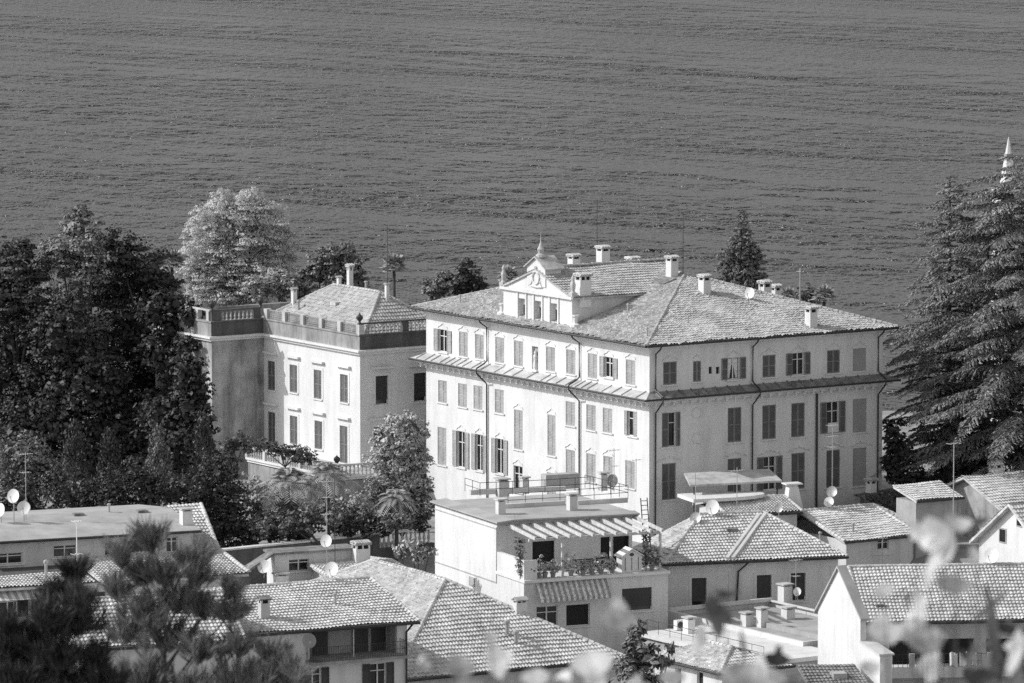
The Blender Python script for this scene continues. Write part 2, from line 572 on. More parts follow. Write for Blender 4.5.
def chimney(H, roof, base, w, d, h, mats=None, cap='tile', holes=True):
    """stack with side openings under a little tiled or slab cap; base is in house coordinates"""
    x, y, z = base
    mb = MB()
    mb.box(x - w / 2, x + w / 2, y - d / 2, y + d / 2, z - 0.9, z + h * 0.70)
    pz = z + h * 0.70
    q = 0.12
    for sx in (-1, 1):
        for sy in (-1, 1):
            mb.box(x + sx * (w / 2 - q / 2) - q / 2, x + sx * (w / 2 - q / 2) + q / 2, y + sy * (d / 2 - q / 2) - q / 2, y + sy * (d / 2 - q / 2) + q / 2, pz, z + h * 0.86)
    nx = max(0, int(w / 0.4) - 1)
    for k in range(nx):
        xx = x - w / 2 + w * (k + 1) / (nx + 1)
        mb.box(xx - 0.05, xx + 0.05, y - d / 2 + 0.02, y + d / 2 - 0.02, pz, z + h * 0.86)
    mb.mi = 2
    mb.box(x - w / 2 + q, x + w / 2 - q, y - d / 2 + q, y + d / 2 - q, pz, z + h * 0.855)
    mb.mi = 0
    e = 0.09
    mb.mi = 1
    mb.box(x - w / 2 - e, x + w / 2 + e, y - d / 2 - e, y + d / 2 + e, z + h * 0.86, z + h * 0.91)
    if cap == 'tile':
        zz, n = z + h * 0.91, max(3, int((w + 2 * e) / 0.2))
        for i in range(n):
            xx = x - w / 2 - e + (i + 0.5) * (w + 2 * e) / n
            r = (w + 2 * e) / n / 2
            mb.tube([(xx, y - d / 2 - e - 0.06, zz + r * 0.3), (xx, y, zz + h * 0.06 + r * 0.4), (xx, y + d / 2 + e + 0.06, zz + r * 0.3)], r, 6)
        mb.box(x - w / 2 - e, x + w / 2 + e, y - 0.1, y + 0.1, zz, zz + h * 0.09)
    elif cap == 'gable':
        zz = z + h * 0.9
        for sy in (-1, 1):
            mb.slab([(x - w / 2 - e, y + sy * (d / 2 + e), zz), (x + w / 2 + e, y + sy * (d / 2 + e), zz), (x + w / 2 + e, y, zz + d * 0.4), (x - w / 2 - e, y, zz + d * 0.4)], 0.06)
    return mb.build('chimney', mats or [M['cream'], M['tile'], M['dark']], roof)
def chim_px(H, roof, xb, yb, yt, wpx, p0, n, dpx=None, mats=None, cap='tile'):
    b = H.hitp(xb, yb, p0, n)
    k = ppm(H.wld(b))
    wm = 0.88 * wpx / k
    return chimney(H, roof, b, wm, 0.85 * (dpx or wpx) / k, (yb - yt) / k, mats, cap)
def vent(H, roof, base, h=0.7, r=0.07):
    mb = MB()
    x, y, z = base
    mb.lathe([(r, -0.3), (r, h * 0.75), (r * 1.7, h * 0.78), (r * 1.7, h * 0.92), (r * 0.6, h)], (x, y, z), 8)
    return mb.build('vent_pipe', M['galv'], roof)

def plane_of(poly):
    p = [Vector(q) for q in poly]
    n = (p[1] - p[0]).cross(p[2] - p[0]).normalized()
    return p[0], (n if n.z > 0 else -n)
def make_roof(H, polys, hips, mat, row=0.42, col=0.25, amp=0.06, step=0.05, thick=0.16, name='roof', capr=0.15, gut=True, vjit=0.018):
    mb = MB()
    for p in polys:
        tiles(mb, p, row, col, amp, step, vjit=vjit)
        mb.slab([Vector(q) for q in p], thick)
    for a, b in hips:
        caps(mb, a, b, capr)
    ro = mb.build(name, mat, H.root)
    if gut:
        for p in polys:
            a, b = Vector(p[0]), Vector(p[1])
            if abs(a.z - b.z) > 0.05:
                continue
            c = sum((Vector(q) for q in p), Vector()) / len(p)
            u = (b - a).normalized()
            out = (a - c) - u * (a - c).dot(u)
            out.z = 0
            out.normalize()
            g = MB()
            dz = Vector((0, 0, -0.06))
            g.tube([a + out * 0.07 + dz, b + out * 0.07 + dz], 0.09, 8)
            g.build('gutter', M['pipe'], ro)
    return ro

# ------------------------------------------------------------------ small things
def satellite_dish(loc, r, face, label, mat=None, mast=0.8, group='satellite dishes on the roofs'):
    t = thing('satellite_dish', label, 'satellite dish', loc, 0, group)
    d = Vector(face).normalized()
    c = Vector((0, 0, mast))
    rot = d.to_track_quat('Z', 'Y').to_matrix()
    vs, n, rings = [], 20, 5
    for i in range(rings + 1):
        q = i / rings
        for j in range(n):
            a = 2 * math.pi * j / n
            vs.append(c + rot @ Vector((r * q * math.cos(a), r * q * math.sin(a) * 1.06, 0.22 * r * q * q)))
    fs = [(i * n + j, i * n + (j + 1) % n, (i + 1) * n + (j + 1) % n, (i + 1) * n + j) for i in range(rings) for j in range(n)]
    mb = MB(); mb.smooth = True
    mb.add(vs, fs)
    mb.build('reflector', mat or M['dish'], t)
    mb = MB()
    e = c + rot @ Vector((0, -r * 0.95, 0.2 * r))
    q = c + rot @ Vector((0, -r * 0.25, r * 1.15))
    mb.tube([e, q], 0.02, 5)
    mb.tube([q, q - d * 0.12], 0.05, 6)
    mb.build('feed_arm', M['galv'], t)
    mb = MB()
    mb.tube([(0, 0, -0.25), (0, 0, mast * 0.7), c - d * 0.06], 0.035, 6)
    mb.build('mast', M['galv'], t)
    return t
def antenna(loc, h, label, bars=((0.95, 0.9, 6),), az=0.6, r=0.028, group='television aerials on the roofs', mat=None):
    t = thing('tv_antenna', label, 'antenna', loc, az, group)
    mb = MB()
    mb.tube([(0, 0, -0.3), (0, 0, h)], r, 6)
    mb.build('mast', mat or M['galv'], t)
    for fz, ln, n in bars:
        mb = MB()
        z = h * fz
        mb.tube([(-ln / 2, 0, z), (ln / 2, 0, z)], r * 0.6, 4)
        for i in range(n):
            x = -ln / 2 + ln * i / max(1, n - 1)
            e = 0.30 - 0.02 * i
            mb.tube([(x, -e, z), (x, e, z)], r * 0.45, 4)
        mb.build('aerial', mat or M['galv'], t)
    return t

# ------------------------------------------------------------------ leaves and trees
def kites(P, A, Bv, L, W):
    """P centres, A along, Bv across -> kite shaped leaves (V, Q)"""
    n = len(P)
    A = A / np.maximum(1e-6, np.linalg.norm(A, axis=1))[:, None]
    Bv = Bv - A * np.sum(A * Bv, 1)[:, None]
    Bv = Bv / np.maximum(1e-6, np.linalg.norm(Bv, axis=1))[:, None]
    L = np.broadcast_to(L, (n,))[:, None]; W = np.broadcast_to(W, (n,))[:, None]
    V = np.stack([P - A * L / 2, P + Bv * W / 2 - A * L * 0.05, P + A * L / 2, P - Bv * W / 2 - A * L * 0.05], 1).reshape(-1, 3)
    Q = np.arange(4 * n).reshape(-1, 4)
    return V, Q
def sph(n):
    d = rng.normal(size=(n, 3))
    return d / np.linalg.norm(d, axis=1)[:, None]
def leafcloud(clumps, per, size, aspect=0.6, sub=26, subr=0.30, up=0.35):
    """clumps: (x, y, z, r) world; leaves sit on many small sub clumps of each"""
    Ps, Ns = [], []
    for (x, y, z, r) in clumps:
        c = np.array((x, y, z))
        k = int(sub * max(1.0, r))
        d = sph(k)
        rad = r * rng.uniform(0.45, 1.0, k) ** 0.6
        sc = c + d * rad[:, None] * np.array((1, 1, 0.92))
        sr = r * subr * rng.uniform(0.6, 1.35, k)
        n = int(per * r * r)
        idx = rng.integers(0, k, n)
        dd = sph(n)
        dd[:, 2] = np.abs(dd[:, 2]) * 0.55 + dd[:, 2] * 0.45
        P = sc[idx] + dd * (sr[idx] * rng.uniform(0.55, 1.05, n))[:, None]
        Ps.append(P); Ns.append(dd)
    nb_ = sum(len(q) for q in Ps)
    for (x, y, z, r) in clumps:          # larger leaves deep inside close the crown
        m = int(60 * r * r) + 6
        dd = sph(m)
        Ps.append(np.array((x, y, z)) + dd * (r * rng.uniform(0.1, 0.72, m))[:, None]); Ns.append(dd)
    P = np.concatenate(Ps); N = np.concatenate(Ns)
    n = len(P)
    N = N + rng.normal(0, 0.30, (n, 3)) + np.array((0, 0, up))
    A = np.cross(N, rng.normal(size=(n, 3)))
    Bv = np.cross(N, A)
    L = size * rng.uniform(0.6, 1.4, n)
    L[nb_:] *= 2.0
    return kites(P, A, Bv, L, L * aspect)
def limbs(mb, base, tops, r):
    base = Vector(base)
    for k, t in enumerate(tops):
        t = Vector(t)
        m = base.lerp(t, 0.5) + Vector((random.uniform(-.4, .4), random.uniform(-.4, .4), random.uniform(0, .6)))
        mb.tube([base, m, t], r * 0.5, 6, r * 0.12)
def broadleaf(name, label, cat, D, px, mat, leaf=0.32, per=260, zg=10.5, group=None, spread=0.0, sub=26, subr=0.28, aspect=0.6, trunk=None):
    cl = []
    for i, (x, y, r) in enumerate(px):
        dd = D + (random.uniform(-spread, spread) if spread else 0)
        p = at(x, y, dd)
        cl.append((p.x, p.y, p.z, 1.22 * r / ppm(p)))
    bx = sum(c[0] for c in cl) / len(cl); by = sum(c[1] for c in cl) / len(cl)
    if trunk is not None:
        bx = at(trunk, 341, D).x
    ztop = max(c[2] for c in cl)
    root = thing(name, label, cat, (bx, by, zg), 0, group)
    mb = MB()
    zf = zg + (ztop - zg) * 0.35
    r = 0.05 * (ztop - zg) ** 0.8 * 0.6 + 0.04
    mb.tube([(0, 0, -0.5), (0.05, 0.02, (zf - zg) * 0.5), (0, 0, zf - zg)], r, 8, r * 0.7)
    limbs(mb, (0, 0, zf - zg - 0.2), [(c[0] - bx, c[1] - by, c[2] - zg) for c in cl], r)
    mb.build('trunk', M['bark'], root)
    V, Q = leafcloud([(c[0] - bx, c[1] - by, c[2] - zg, c[3]) for c in cl], per, leaf, aspect, sub, subr)
    quadmesh('crown', V, Q, mat, root)
    return root
def cone_tree(name, label, cat, x, ytop, ybot, halfw, D, mat, leaf=0.26, n=5000, group=None, zg=None, upright=0.9, power=0.75, clumpy=0.2):
    a, b = at(x, ytop, D), at(x, ybot, D)
    zg = b.z if zg is None else zg
    hw = halfw / ppm(a)
    hgt = a.z - b.z
    root = thing(name, label, cat, (a.x, a.y, zg), 0, group)
    mb = MB()
    mb.tube([(0, 0, -0.3), (0, 0, (a.z - zg) * 0.55), (0, 0, (a.z - zg) * 0.97)], 0.05 + 0.02 * (a.z - zg), 7, 0.02)
    mb.build('trunk', M['bark'], root)
    k = max(20, int(n / 45))
    t = rng.uniform(0, 1, k) ** 1.15           # 0 bottom .. 1 top
    rad = hw * np.minimum(1, (1.02 - t) ** power) * np.minimum(1, 0.55 + t * 3)
    ang = rng.uniform(0, 2 * np.pi, k)
    sc = np.stack([np.cos(ang) * rad * 0.85, np.sin(ang) * rad * 0.85, (b.z - zg) + t * hgt], 1)
    sc += rng.normal(0, 0.06, sc.shape)
    idx = rng.integers(0, k, n)
    dd = sph(n)
    s_ = hw * clumpy + 0.12
    P = sc[idx] + dd * s_ * np.array((1, 1, 1.5)) * rng.uniform(0.4, 1, n)[:, None]
    outw = sc[idx] * np.array((1, 1, 0))
    A = outw * 0.4 / max(hw, .1) + np.array((0, 0, upright)) + rng.normal(0, 0.4, (n, 3))
    V, Q = kites(P, A, rng.normal(size=(n, 3)), leaf * rng.uniform(0.6, 1.4, n), leaf * 0.5)
    quadmesh('crown', V, Q, mat, root)
    return root
def fan_palm(name, label, D, x, ytop, ybase, rpx, zg=10.5, mat=None, group='palms in the gardens', feather=False, nf=30, stem=True, droop=0.5):
    c = at(x, ybase, D)              # the heart of the crown
    k = ppm(c)
    r = rpx / k
    root = thing(name, label, 'palm tree', (c.x, c.y, zg), 0, group)
    h = c.z - zg
    if stem:
        mb = MB()
        mb.tube([(0, 0, -0.3), (0.04, 0, h * 0.5), (0, 0, h)], 0.17, 8, 0.13)
        mb.build('trunk', M['bark'], root)
    Ps, As, Bs, Ls, Ws = [], [], [], [], []
    for i in range(nf):
        az = 2.399963 * i + random.uniform(-.2, .2)
        el = R(85 - 100 * (i / nf) ** 0.9)
        d = np.array((math.cos(az) * math.cos(el), math.sin(az) * math.cos(el), math.sin(el)))
        side = np.array((-math.sin(az), math.cos(az), 0))
        L = r * random.uniform(0.85, 1.1)
        m = 16 if feather else 1
        if feather:
            for j in range(3, m):
                t = j / (m - 1)
                p = np.array((0, 0, h)) + d * L * t + np.array((0, 0, -droop * L * t * t))
                tan = d + np.array((0, 0, -2 * droop * t))
                ll = L * 0.42 * (1 - 0.65 * abs(t - 0.4))
                for sg in (-1, 1):
                    a = side * sg * 0.9 + tan * 0.55 + np.array((0, 0, -0.15))
                    a /= np.linalg.norm(a)
                    Ps.append(p + a * ll / 2); As.append(a); Bs.append(tan); Ls.append(ll); Ws.append(max(0.05, L * 0.045))
        else:
            p0 = np.array((0, 0, h)) + d * L * 0.45 + np.array((0, 0, -0.1 * L))
            for j in range(11):
                t = (j - 5) / 5 * 1.15
                a = d * math.cos(t) + side * math.sin(t) + np.array((0, 0, -0.25))
                a /= np.linalg.norm(a)
                ll = L * 0.6
                Ps.append(p0 + a * ll / 2); As.append(a); Bs.append(np.cross(a, d + np.array((0.01, 0, 1)))); Ls.append(ll); Ws.append(L * 0.16)
            Ps.append(p0 * 0.5 + np.array((0, 0, h)) * 0.5); As.append(d); Bs.append(side); Ls.append(L * 0.45); Ws.append(0.05)
    V, Q = kites(np.array(Ps), np.array(As), np.array(Bs), np.array(Ls), np.array(Ws))
    quadmesh('fronds', V, Q, mat or M['palm'], root)
    return root
def cedar(label, x, D, ytop, zg, reach, nb=60, seed=1, lean=0.0, side=None, group='cedars by the villa'):
    rr = random.Random(seed)
    top = at(x, ytop, D)
    H_ = top.z - zg
    root = thing('cedar_tree', label, 'tree', (top.x, top.y, zg), 0, group)
    mb = MB()
    mb.tube([(0, 0, -0.5), (0, 0, H_ * 0.3), (0, 0, H_ * 0.7), (0, 0, H_)], 0.42, 8, 0.05)
    Ps, As, Bs, Ls, Ws = [], [], [], [], []
    for i in range(nb):
        t = ((i + rr.random()) / nb)                       # 0 top .. 1 bottom
        z = H_ * (1 - 0.80 * t)
        az = i * 2.399963 + rr.uniform(-.3, .3)
        ln = reach(t) * rr.uniform(0.55, 1.15)
        d = Vector((math.cos(az), math.sin(az), 0))
        s = Vector((-math.sin(az), math.cos(az), 0))
        rise = rr.uniform(0.0, 0.30) * (1 - 0.4 * t)
        sag = rr.uniform(0.15, 0.42)
        def pt(q, L=ln, d=d, z=z, rise=rise, sag=sag):
            return Vector((0, 0, z)) + d * (L * q) + Vector((0, 0, L * (rise * q - sag * q * q)))
        mb.tube([pt(q) for q in (0, 0.3, 0.6, 0.95)], 0.03 + 0.012 * ln, 5, 0.012)
        nt_ = max(4, int(ln / 0.13))
        for j in range(nt_):
            q = 0.12 + 0.88 * (j + rr.random()) / nt_
            p = pt(q)
            tw = (0.25 + 0.9 * math.sin(math.pi * min(1, 0.25 + 0.75 * q)) ) * min(1.35, 0.22 * ln + 0.25) * rr.uniform(0.6, 1.15)
            for sg in (-1, 1):
                dirv = s * sg * rr.uniform(0.55, 1.0) + d * rr.uniform(0.45, 0.9)
                dirv.normalize()
                m = max(2, int(tw / 0.13))
                for k in range(m):
                    e = (k + rr.random() * 0.8) / m * tw
                    pp = p + dirv * e + Vector((0, 0, -0.42 * e * e / max(tw, .3) + rr.uniform(-.05, .05)))
                    a = dirv * 0.8 + Vector((rr.uniform(-.5, .5), rr.uniform(-.5, .5), rr.uniform(-0.8, 0.1)))
                    Ps.append(pp); As.append(a); Bs.append((rr.uniform(-1, 1), rr.uniform(-1, 1), rr.uniform(-.3, .3)))
                    Ls.append(rr.uniform(0.22, 0.46)); Ws.append(rr.uniform(0.07, 0.14))
    mb.build('trunk', M['bark'], root)
    V, Q = kites(np.array(Ps), np.array(As), np.array(Bs), np.array(Ls), np.array(Ws))
    quadmesh('foliage', V, Q, M['cedar'], root)
    return root

# ------------------------------------------------------------------ ground and lake
GY = [(-400, 150), (-60, 92), (0, 72.2), (10, 70.0), (45, 55), (120, 34), (250, 12), (330, 5.5), (405, 4.5), (426, 5.0), (437, 10.2), (520, 10.2), (543, 0.6), (560, -4), (700, -12), (9000, -40)]
def ground_z(y):
    for (a, za), (b, zb) in zip(GY, GY[1:]):
        if a <= y <= b:
            return za + (zb - za) * (y - a) / (b - a)
    return GY[-1][1]
def build_ground():
    xs = list(np.linspace(-4000, -200, 12)) + list(np.linspace(-160, 160, 50)) + list(np.linspace(200, 4000, 12))
    ys = sorted(set([p[0] for p in GY] + list(np.linspace(-60, 60, 25)) + list(np.linspace(80, 560, 70))))
    V = [(x, y, ground_z(y) + (0.5 * math.sin(x * 0.11 + y * 0.07) * math.sin(y * 0.13) if y < 400 else 0)) for y in ys for x in xs]
    nx = len(xs)
    Q = [(j * nx + i, j * nx + i + 1, (j + 1) * nx + i + 1, (j + 1) * nx + i) for j in range(len(ys) - 1) for i in range(nx - 1)]
    m, t, b = new_mat('garden_earth')
    setcol(t, b, mul(t, ramp(t, noise(t, 0.4, 5), 0.7, 1.3), 0.27))
    b.inputs['Roughness'].default_value = 1.0
    b.inputs['Specular IOR Level'].default_value = 0.1
    tag(quadmesh('ground', V, Q, m), kind='structure')
build_ground()
def build_lake():
    m, t, b = new_mat('lake_water')
    b.inputs['Base Color'].default_value = (0.030, 0.030, 0.030, 1)
    b.inputs['Roughness'].default_value = 0.12
    b.inputs['IOR'].default_value = 1.33
    n1 = noise(t, 1.0, 2, 0.6, (0.75, 0.30, 1), turn=-0.1)
    n3 = noise(t, 1.0, 3, 0.5, (0.24, 0.11, 1), turn=-0.3)
    n4 = noise(t, 0.012, 3, 0.6, (0.4, 1.6, 1), turn=0.8)
    amp = ramp(t, n4, 0.15, 1.9, 0.42, 0.58)
    n5 = noise(t, 1.0, 2, 0.5, (0.10, 0.055, 1), turn=-0.45)
    n6 = noise(t, 0.006, 2, 0.5, (0.5, 2.0, 1), turn=0.9)
    amp6 = ramp(t, n6, 0.0, 1.0, 0.50, 0.62)
    s1 = t.nodes.new('ShaderNodeMath'); s1.operation = 'ADD'
    t.links.new(mul(t, mul(t, n3, 7.5), amp), s1.inputs[0])
    t.links.new(mul(t, mul(t, n5, 17.0), amp6), s1.inputs[1])
    s2 = t.nodes.new('ShaderNodeMath'); s2.operation = 'ADD'
    t.links.new(s1.outputs[0], s2.inputs[0])
    t.links.new(mul(t, n1, 3.4), s2.inputs[1])
    bump(t, b, s2.outputs[0], 1.0, 1.0)
    mb = MB()
    mb.poly([(-6000, 470, 0), (6000, 470, 0), (6000, 9000, 0), (-6000, 9000, 0)])
    tag(mb.build('lake', m), kind='structure')
build_lake()
def build_added_hills():       # unseen far slopes, added to darken what the lake mirrors
    m, t, b = new_mat('added_slope_grey')
    setcol(t, b, mul(t, ramp(t, noise(t, 0.006, 6, 0.65), 0.5, 1.5), 0.27))
    b.inputs['Roughness'].default_value = 1.0
    b.inputs['Specular IOR Level'].default_value = 0.0
    xs = np.linspace(-9000, 9000, 90)
    rows = [(4200, 0), (4600, .12), (5200, .34), (5900, .62), (6800, .9), (7600, 1.0), (9000, .7)]
    V_ = []
    for y, q in rows:
        for x in xs:
            h = 1150 + 260 * math.sin(x * .0011 + 1) + 160 * math.sin(x * .0031) + 70 * math.sin(x * .008 + y)
            V_.append((x, y + 250 * math.sin(x * .0013 + .5), h * q - 6))
    nx = len(xs)
    Q_ = [(j * nx + i, j * nx + i + 1, (j + 1) * nx + i + 1, (j + 1) * nx + i) for j in range(len(rows) - 1) for i in range(nx - 1)]
    tag(quadmesh('added_hills', V_, Q_, m), kind='structure')
build_added_hills()

# ------------------------------------------------------------------ the villa
V = House('villa', 'large pale villa with hipped tile roof, pedimented dormer and many shuttered windows', 'villa', 649.5, 346, 440, 33.4, 9.0)
FR, FL = ('R', 0.0), ('L', 0.0)
VW = fuz(V, FR, 882.5, 380)[0]
VL = fuz(V, FL, 426.3, 400)[0]
o_ = 0.8
ec = at(646.5, 346, V.wld((-o_, -o_, 0)).y)
VE = ec.z - V.o.z                                     # eave height
wt = {'shutter': M['shutter'], 'surround': 0.0, 'sill': True}
L3 = [(443, 329.5, 352, 1.25, 'open', 1), (463.4, 332, 356.3, 1.25, 'shut', 1), (479.4, 334.5, 358.8, 1.25, 'shut', 1), (499.8, 337.5, 362.5, 1.25, 'shut', 1),
      (518.5, 341, 365.8, 1.25, 'shut', 1), (550.5, 347, 371, 1.25, 'shut', 1), (570.8, 350, 374, 1.25, 'shut', 1),
      (592.5, 353.8, 378, 1.25, 'shut', 1), (608.8, 357, 377.5, 1.15, 'open', 1), (630.5, 360, 384.5, 1.25, 'shut', 1)]
L2 = [(442.5, 380.5, 402.5, 1.25, 'shut', 0), (462.5, 383.8, 406.8, 1.25, 'shut', 0), (478, 385.8, 409.3, 1.25, 'shut', 0), (499.3, 389.5, 413, 1.25, 'shut', 0),
      (518.4, 410, 449.3, 1.2, 'shut', 1), (551.5, 415, 455.5, 1.1, 'shut', 1), (570.4, 401.8, 425.5, 1.25, 'shut', 0),
      (591, 405, 430, 1.25, 'shut', 0), (607.5, 408.3, 432.5, 1.25, 'shut', 0), (632.5, 411.3, 436.3, 1.25, 'half', 0)]
L1 = [(442, 427.5, 465, 1.25, 'shut', 0), (461.2, 431.3, 467.5, 1.15, 'open', 1), (479.5, 434.5, 470.8, 1.05, 'open', 1), (499.8, 438.8, 473.8, 1.1, 'open', 1),
      (518, 466, 492, 1.25, 'glass', 1), (551.5, 473, 496, 1.25, 'shut', 1), (570.4, 450, 478, 1.25, 'shut', 1), (591, 454, 482, 1.25, 'shut', 1), (608, 456.5, 486, 1.25, 'shut', 1), (630, 461, 488, 1.25, 'shut', 0)]
R3 = [(669.9, 361.8, 384.5, 1.22, 'shut', 1), (697, 361, 381.5, 0.72, 'shut', 1), (733.5, 357.5, 379.5, 1.1, 'curtain', 1), (769, 355, 377, 1.2, 'shut', 1),
      (798, 352.5, 375, 1.1, 'open', 1), (833.4, 350, 373, 1.2, 'shut', 1), (859.4, 348.3, 370.8, 1.25, 'blind', 1)]
R2 = [(668.8, 412.5, 446.8, 1.25, 'half', 0), (734.5, 407.5, 442, 1.25, 'shut', 0), (769, 405, 439, 1.25, 'shut', 0), (797.9, 403, 436.8, 1.25, 'shut', 0),
      (832.5, 401.5, 433, 1.15, 'open', 0), (859.6, 398.8, 432, 1.3, 'blind', 0)]
R1 = [(668.8, 463.3, 499.5, 1.25, 'shut', 2), (734.4, 458.5, 492, 1.25, 'shut', 2), (769.4, 456.3, 490, 1.15, 'open', 2), (798, 453, 489, 1.25, 'shut', 2),
      (833, 450, 487.5, 1.28, 'shut', 2), (859.6, 448, 485.8, 1.3, 'blind', 2)]
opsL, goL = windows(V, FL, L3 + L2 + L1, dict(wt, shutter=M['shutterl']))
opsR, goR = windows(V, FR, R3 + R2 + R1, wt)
# niche with a statue, small square holes
un, zn1 = fuz(V, FL, 535, 346.5)
_, zn0 = fuz(V, FL, 535, 369.5)
niche = (un - 0.42, un + 0.42, zn0, zn1)
sq = []
for xx in (710.5, 717.8):
    u, a = fuz(V, FR, xx, 366.8)
    _, b = fuz(V, FR, xx, 373.8)
    sq.append((u - 0.16, u + 0.16, b, a))
mb = MB()
wall_face(mb, FL, 0, VL, 0, VE + 0.1, opsL + [niche])
wall_face(mb, FR, 0, VW, 0, VE + 0.1, opsR + sq)
wall_face(mb, ('L', VW), 0, VL, 0, VE + 0.1, [])
wall_face(mb, ('R', VL), 0, VW, 0, VE + 0.1, [])
mb.build('wall', M['villa'], V.root)
goL(); goR()
mb = MB()
fbox(mb, FL, niche[0] + .003, niche[1] - .003, zn0, zn1, -0.23, -0.2)
mb.build('niche_back', M['greyp'], V.root)
for q in sq:
    mb = MB(); fbox(mb, FR, q[0] + .003, q[1] - .003, q[2], q[3], -0.22, -0.15)
    mb.build('wall_opening', M['dark'], V.root)
mb = MB()
c = fpt(FL, un, -0.05, zn0)
mb.lathe([(.17, .0), (.2, .25), (.15, .7), (.19, 1.0), (.1, 1.18), (.12, 1.3), (.08, 1.42), (.01, 1.46)], c, 8)
fbox(mb, FL, un - .4, un + .4, zn0 - .16, zn0 - .004, -.1, .16)
mb.build('niche_statue', M['cream'], V.root)
for yy in (413, 438):
    mb = MB()
    u, z = fuz(V, FR, 697, yy)
    pts = [fpt(FR, u + .42 * math.cos(a), .03, z + .38 * math.sin(a)) for a in np.linspace(0, 2 * math.pi, 17)]
    mb.tube(pts, .06, 5)
    mb.poly([fpt(FR, u + .40 * math.cos(a), .02, z + .36 * math.sin(a)) for a in np.linspace(0, 2 * math.pi, 17)[:-1]])
    mb.build('medallion', M['trim'], V.root)
# roof
half = (VW + 2 * o_) / 2
ax, ay = -o_ + half, -o_ + half
az_ = at(682, 274, V.wld((ax, ay, 0)).y).z - V.o.z
pit = (az_ - VE) / half
A1 = (ax, ay, az_); A2 = (ax, VL + o_ - half, az_)
c00, c10, c11, c01 = (-o_, -o_, VE), (VW + o_, -o_, VE), (VW + o_, VL + o_, VE), (-o_, VL + o_, VE)
def vroof_z(x): return VE + pit * (x + o_)
mb = MB()
VROOF = make_roof(V, [[c00, c10, A1], [c01, c00, A1, A2], [c10, c11, A2, A1], [c11, c01, A2]], [(c00, A1), (c10, A1), (c01, A2), (c11, A2), (A1, A2)], M['tile'], 0.38, 0.23, 0.075, 0.035, vjit=0.07)
PL, PR = plane_of([c01, c00, A1]), plane_of([c00, c10, A1])
mb = MB()   # soffit moulding
for a, b, h in ((0.0, 0.28, 0.34), (0.281, 0.52, 0.18)):
    fbox(mb, FL, -b, VL + b, VE - h - 0.02, VE - 0.16, a - .01, b)
    fbox(mb, FR, -b + 0.003, VW + b, VE - h - 0.022, VE - 0.162, a - .01, b - 0.003)
mb.build('eaves_moulding', M['trim'], V.root)
# tiled ledge between the storeys
lw = 0.95
z1 = at(650, 400, V.wld((-lw, -lw, 0)).y).z - V.o.z
z2 = z1 + 0.40
mb = MB()
mb.slab([(-lw, VL + lw, z1), (-lw, -lw, z1), (-.001, -.001, z2), (-.001, VL, z2)], 0.10)
mb.slab([(-lw, VL + lw, z1), (-.001, VL, z2), (VW * .3, VL, z2), (VW * .3, VL + lw, z1)], 0.10)
mb.slab([(VW + lw, -lw, z1), (VW + lw, VL * .3, z1), (VW, VL * .3, z2), (VW, -.001, z2)], 0.10)
k = 0.4
while k < VL:
    mb.hull8([(-lw, k, z1), (-lw, k + .06, z1), (0, k + .06, z2), (0, k, z2)], [(-lw, k, z1 + .09), (-lw, k + .06, z1 + .09), (0, k + .06, z2 + .09), (0, k, z2 + .09)])
    k += random.choice((.8, 1.3, 1.9))
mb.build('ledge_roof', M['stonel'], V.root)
mb = MB()
mb.slab([(-lw, -lw, z1), (VW + lw, -lw, z1), (VW, -.001, z2), (-.001, -.001, z2)], 0.10)
k = 0.4
while k < VW:
    mb.hull8([(k, -lw, z1), (k + .06, -lw, z1), (k + .06, 0, z2), (k, 0, z2)], [(k, -lw, z1 + .09), (k + .06, -lw, z1 + .09), (k + .06, 0, z2 + .09), (k, 0, z2 + .09)])
    k += 1.1
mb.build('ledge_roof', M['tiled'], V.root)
mb = MB()
for f, n in ((FL, VL), (FR, VW)):
    e = .002 if f is FR else 0
    fbox(mb, f, -.55 + e, n + .55, z1 - .34, z1 - .11, 0.0, .55 - e)
    fbox(mb, f, -.3 + e, n + .3, z1 - .52, z1 - .341, 0.0, .3 - e)
    k = 0.2
    while k < n:
        fbox(mb, f, k, k + .16, z1 - .64, z1 - .343, .3, .50)
        fbox(mb, f, k + .16, k + .28, z1 - .48, z1 - .344, .3, .49)
        k += .80
    pass
mb.build('bracket_course', M['trim'], V.root)
mb = MB()
g = [(-lw - .06, VL + lw, z1 - .06), (-lw - .06, -lw - .06, z1 - .06), (VW + lw, -lw - .06, z1 - .06)]
mb.tube(g[:2], .08, 6); mb.tube(g[1:], .08, 6)
mb.build('gutter', M['pipe'], V.root)
# down pipes with swan necks at eaves and ledge
def dp(face, xpx, ypx, low=True, ztop=None):
    u, _ = fuz(V, face, xpx, ypx)
    P = lambda out, z: fpt(face, u, out, z)
    if ztop is None:
        pipe(V, [P(o_ + .05, VE - .1), P(o_ - .1, VE - .35), P(.12, VE - .75), P(.10, z2 + .25), P(.35, z2 + .05), P(lw + .1, z1 + .12)])
    if low:
        pipe(V, [P(lw + .12, z1 + .1), P(lw + .12, z1 - .25), P(.6, z1 - .7), P(.12, z1 - 1.15), P(.1, 0.3)])
dp(FR, 655, 370); dp(FR, 752, 370); dp(FR, 877.5, 370)
dp(FL, 488, 350); dp(FL, 580.5, 360)
pipe(V, [fpt(FR, fuz(V, FR, 816, 430)[0], .12, z1 - .7), fpt(FR, fuz(V, FR, 816, 430)[0], .12, .3)], .09)
# balcony panel in the open window
u, z = fuz(V, FR, 832.5, 433)
mb = MB(); fbox(mb, FR, u - .5, u + .5, z + .05, z + .8, .02, .10); mb.build('balcony_panel', M['cream'], V.root)
